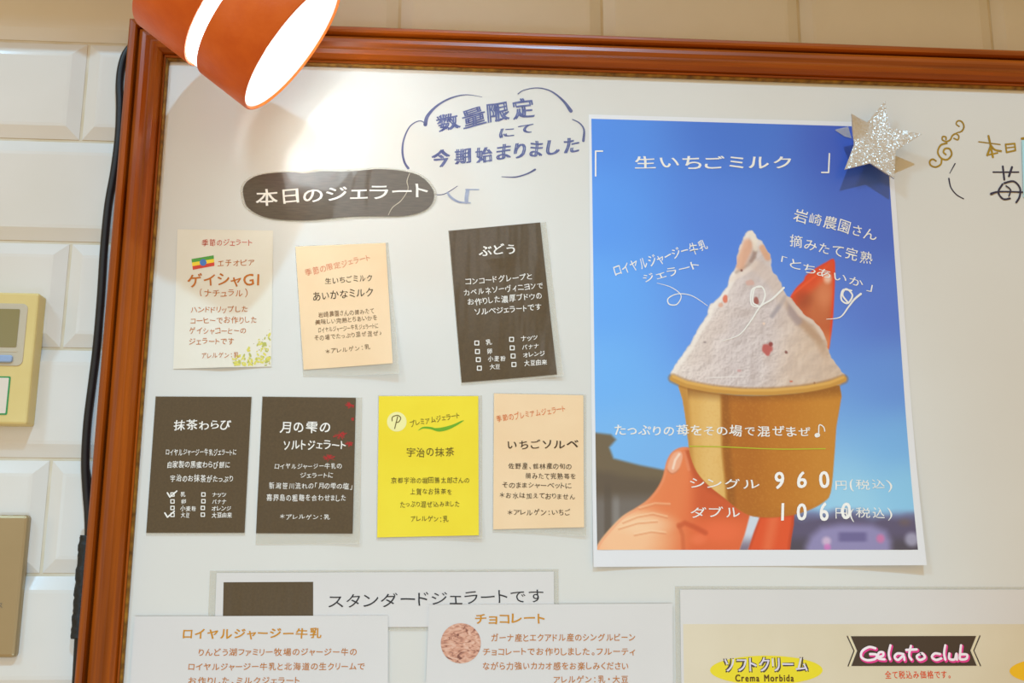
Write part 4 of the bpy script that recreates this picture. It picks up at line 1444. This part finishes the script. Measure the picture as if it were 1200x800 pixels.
# ================================================================== cable beside the frame
def on_wall(x, y, r):
    q = P(x, y, WY - r)
    return q


CR_ = 0.0036
cpts = [(168, 40), (156, 52), (147, 64), (142, 80), (140, 100), (140.5, 125), (139, 160), (134, 200), (127, 240), (122, 290), (118.5, 345), (113.5, 405), (108, 450), (102.5, 495), (100, 540), (101.5, 575), (103.5, 600), (104, 632), (99, 690), (93, 740), (89.5, 800), (84, 860)]
cable = empty('power_cable', on_wall(100, 627, 0), 'black power cable running down the tiles along the wooden frame', 'cable')
path = smooth_path([on_wall(x, y, CR_ + 0.0002) for x, y in cpts], 6)
MB().tube(path, CR_, 12).build('cord', M['black_rubber'], cable, smooth=True)
p2 = [(102, 545), (105, 565), (108, 590), (106.5, 612), (105.5, 640)]
MB().tube(smooth_path([on_wall(x, y, 0.0022) for x, y in p2], 6), 0.002, 8).build('thin_cord', M['black_rubber'], cable, smooth=True)
p3 = [(101.8, 627), (99.5, 650), (96.5, 685), (94, 715), (91.8, 748)]
rs_ = []
q3 = smooth_path([on_wall(x, y, 0.0065) for x, y in p3], 10)
rr = random.Random(4)
for i in range(len(q3)):
    rs_.append(0.0060 * (1 + 0.10 * rr.uniform(-1, 1)))
sl = MB().tube(q3, rs_, 14).build('cable_sleeve', M['sleeve'], cable, smooth=True)
sl['label'] = 'wider wrinkled black sleeve round the cable'

# ================================================================== wall controller
X1 = P(46.5, 343, 0.004)
xr, zt = P(46.3, 343, 0.003)[0], P(46.3, 343, 0.003)[2]
zb_ = P(37, 497, 0.003)[2]
W_ = 0.125
yf = WY - 0.017
ctrl = empty('wall_controller', (xr - W_ / 2, WY, zb_), 'yellowed cream wall controller with grey screen and blue button', 'controller')
cream_pl = mat('yellowed_plastic', (226, 208, 142), rough=0.45, var=.7, vscale=(14, 14, 14), rgb2=(216, 194, 122))
MB().prism(rounded(xr - W_, zb_, xr, zt, 0.0025), yf, WY - 0.0002, bevel=0.002).build('body', cream_pl, ctrl)


def cp(x, y, Y):
    q = P(x, y, Y)
    return q[0], q[2]


x1, z1 = cp(33.5, 356, yf)
_, zlo = cp(28, 429, yf)
MB().prism(rounded(xr - W_ + 0.012, zlo, x1, z1, 0.005), yf - 0.0008, yf + 0.0005, bevel=0.0006).build('screen_surround', mat('grey_beige_plastic', (196, 188, 166), rough=0.5), ctrl)
x2, z2_ = cp(24, 362.5, yf)
_, z3 = cp(20, 407, yf)
scr = MB().prism(rounded(xr - W_ + 0.02, z3, x2, z2_, 0.001), yf - 0.0012, yf - 0.0002).build('screen', mat('grey_screen', (140, 130, 84), rough=0.2, coat=.2, coat_rough=.1), ctrl)
MB().box((x2 - 0.0005 - 0.08, yf - 0.00125, z3 - 0.004), (x2 + 0.001, yf - 0.0003, z3 - 0.0032)).build('screen_edge', mat('screen_edge_pale', (206, 198, 176), rough=0.5), ctrl)
x4, z4 = cp(16, 416.5, yf)
_, z5 = cp(14, 425, yf)
MB().prism(rounded(x4 - 0.03, z5, x4, z4, 0.0022), yf - 0.003, yf - 0.0005, bevel=0.001).build('button', mat('pale_blue_button', (150, 176, 214), rough=0.4), ctrl)
x6, z6_ = cp(12.8, 441, yf)
_, z7_ = cp(9, 486, yf)
lab = MB().prism(rounded(x6 - 0.06, z7_, x6, z6_, 0.0012), yf - 0.0004, yf - 0.0001).build('sticker', mat('green_print', (46, 150, 84), rough=0.5), ctrl)
MB().prism(rounded(x6 - 0.0588, z7_ + 0.0013, x6 - 0.0013, z6_ - 0.0013, 0.0008), yf - 0.0006, yf - 0.00035).build('sticker_face', mat('pale_sticker', (226, 218, 206), rough=0.5), lab)

# ================================================================== switch plate
yf2 = WY - 0.0075
xr2, zt2 = cp(33.2, 603, yf2)
_, zb2 = cp(20, 770.5, yf2)
plate = empty('switch_plate', (xr2 - 0.04, WY, zb2), 'champagne metal wall plate on white tiles below the controller', 'plate')
MB().prism(rounded(xr2 - 0.12, zb2, xr2, zt2, 0.0035), yf2, WY - 0.0002, bevel=0.0028).build('cover', mat('champagne_metal', (176, 156, 118), rough=0.38, metal=0.55, var=.6, vscale=(12, 12, 12), rgb2=(171, 151, 113)), plate)
mb = MB()
text_line(mb, 'ス', (-3, 709), (3.5, 709), 8, yf2 - 0.0002, bold=0.01, jit=0)
mb.build('mark', ink('grey_mark', (120, 112, 96)), plate)
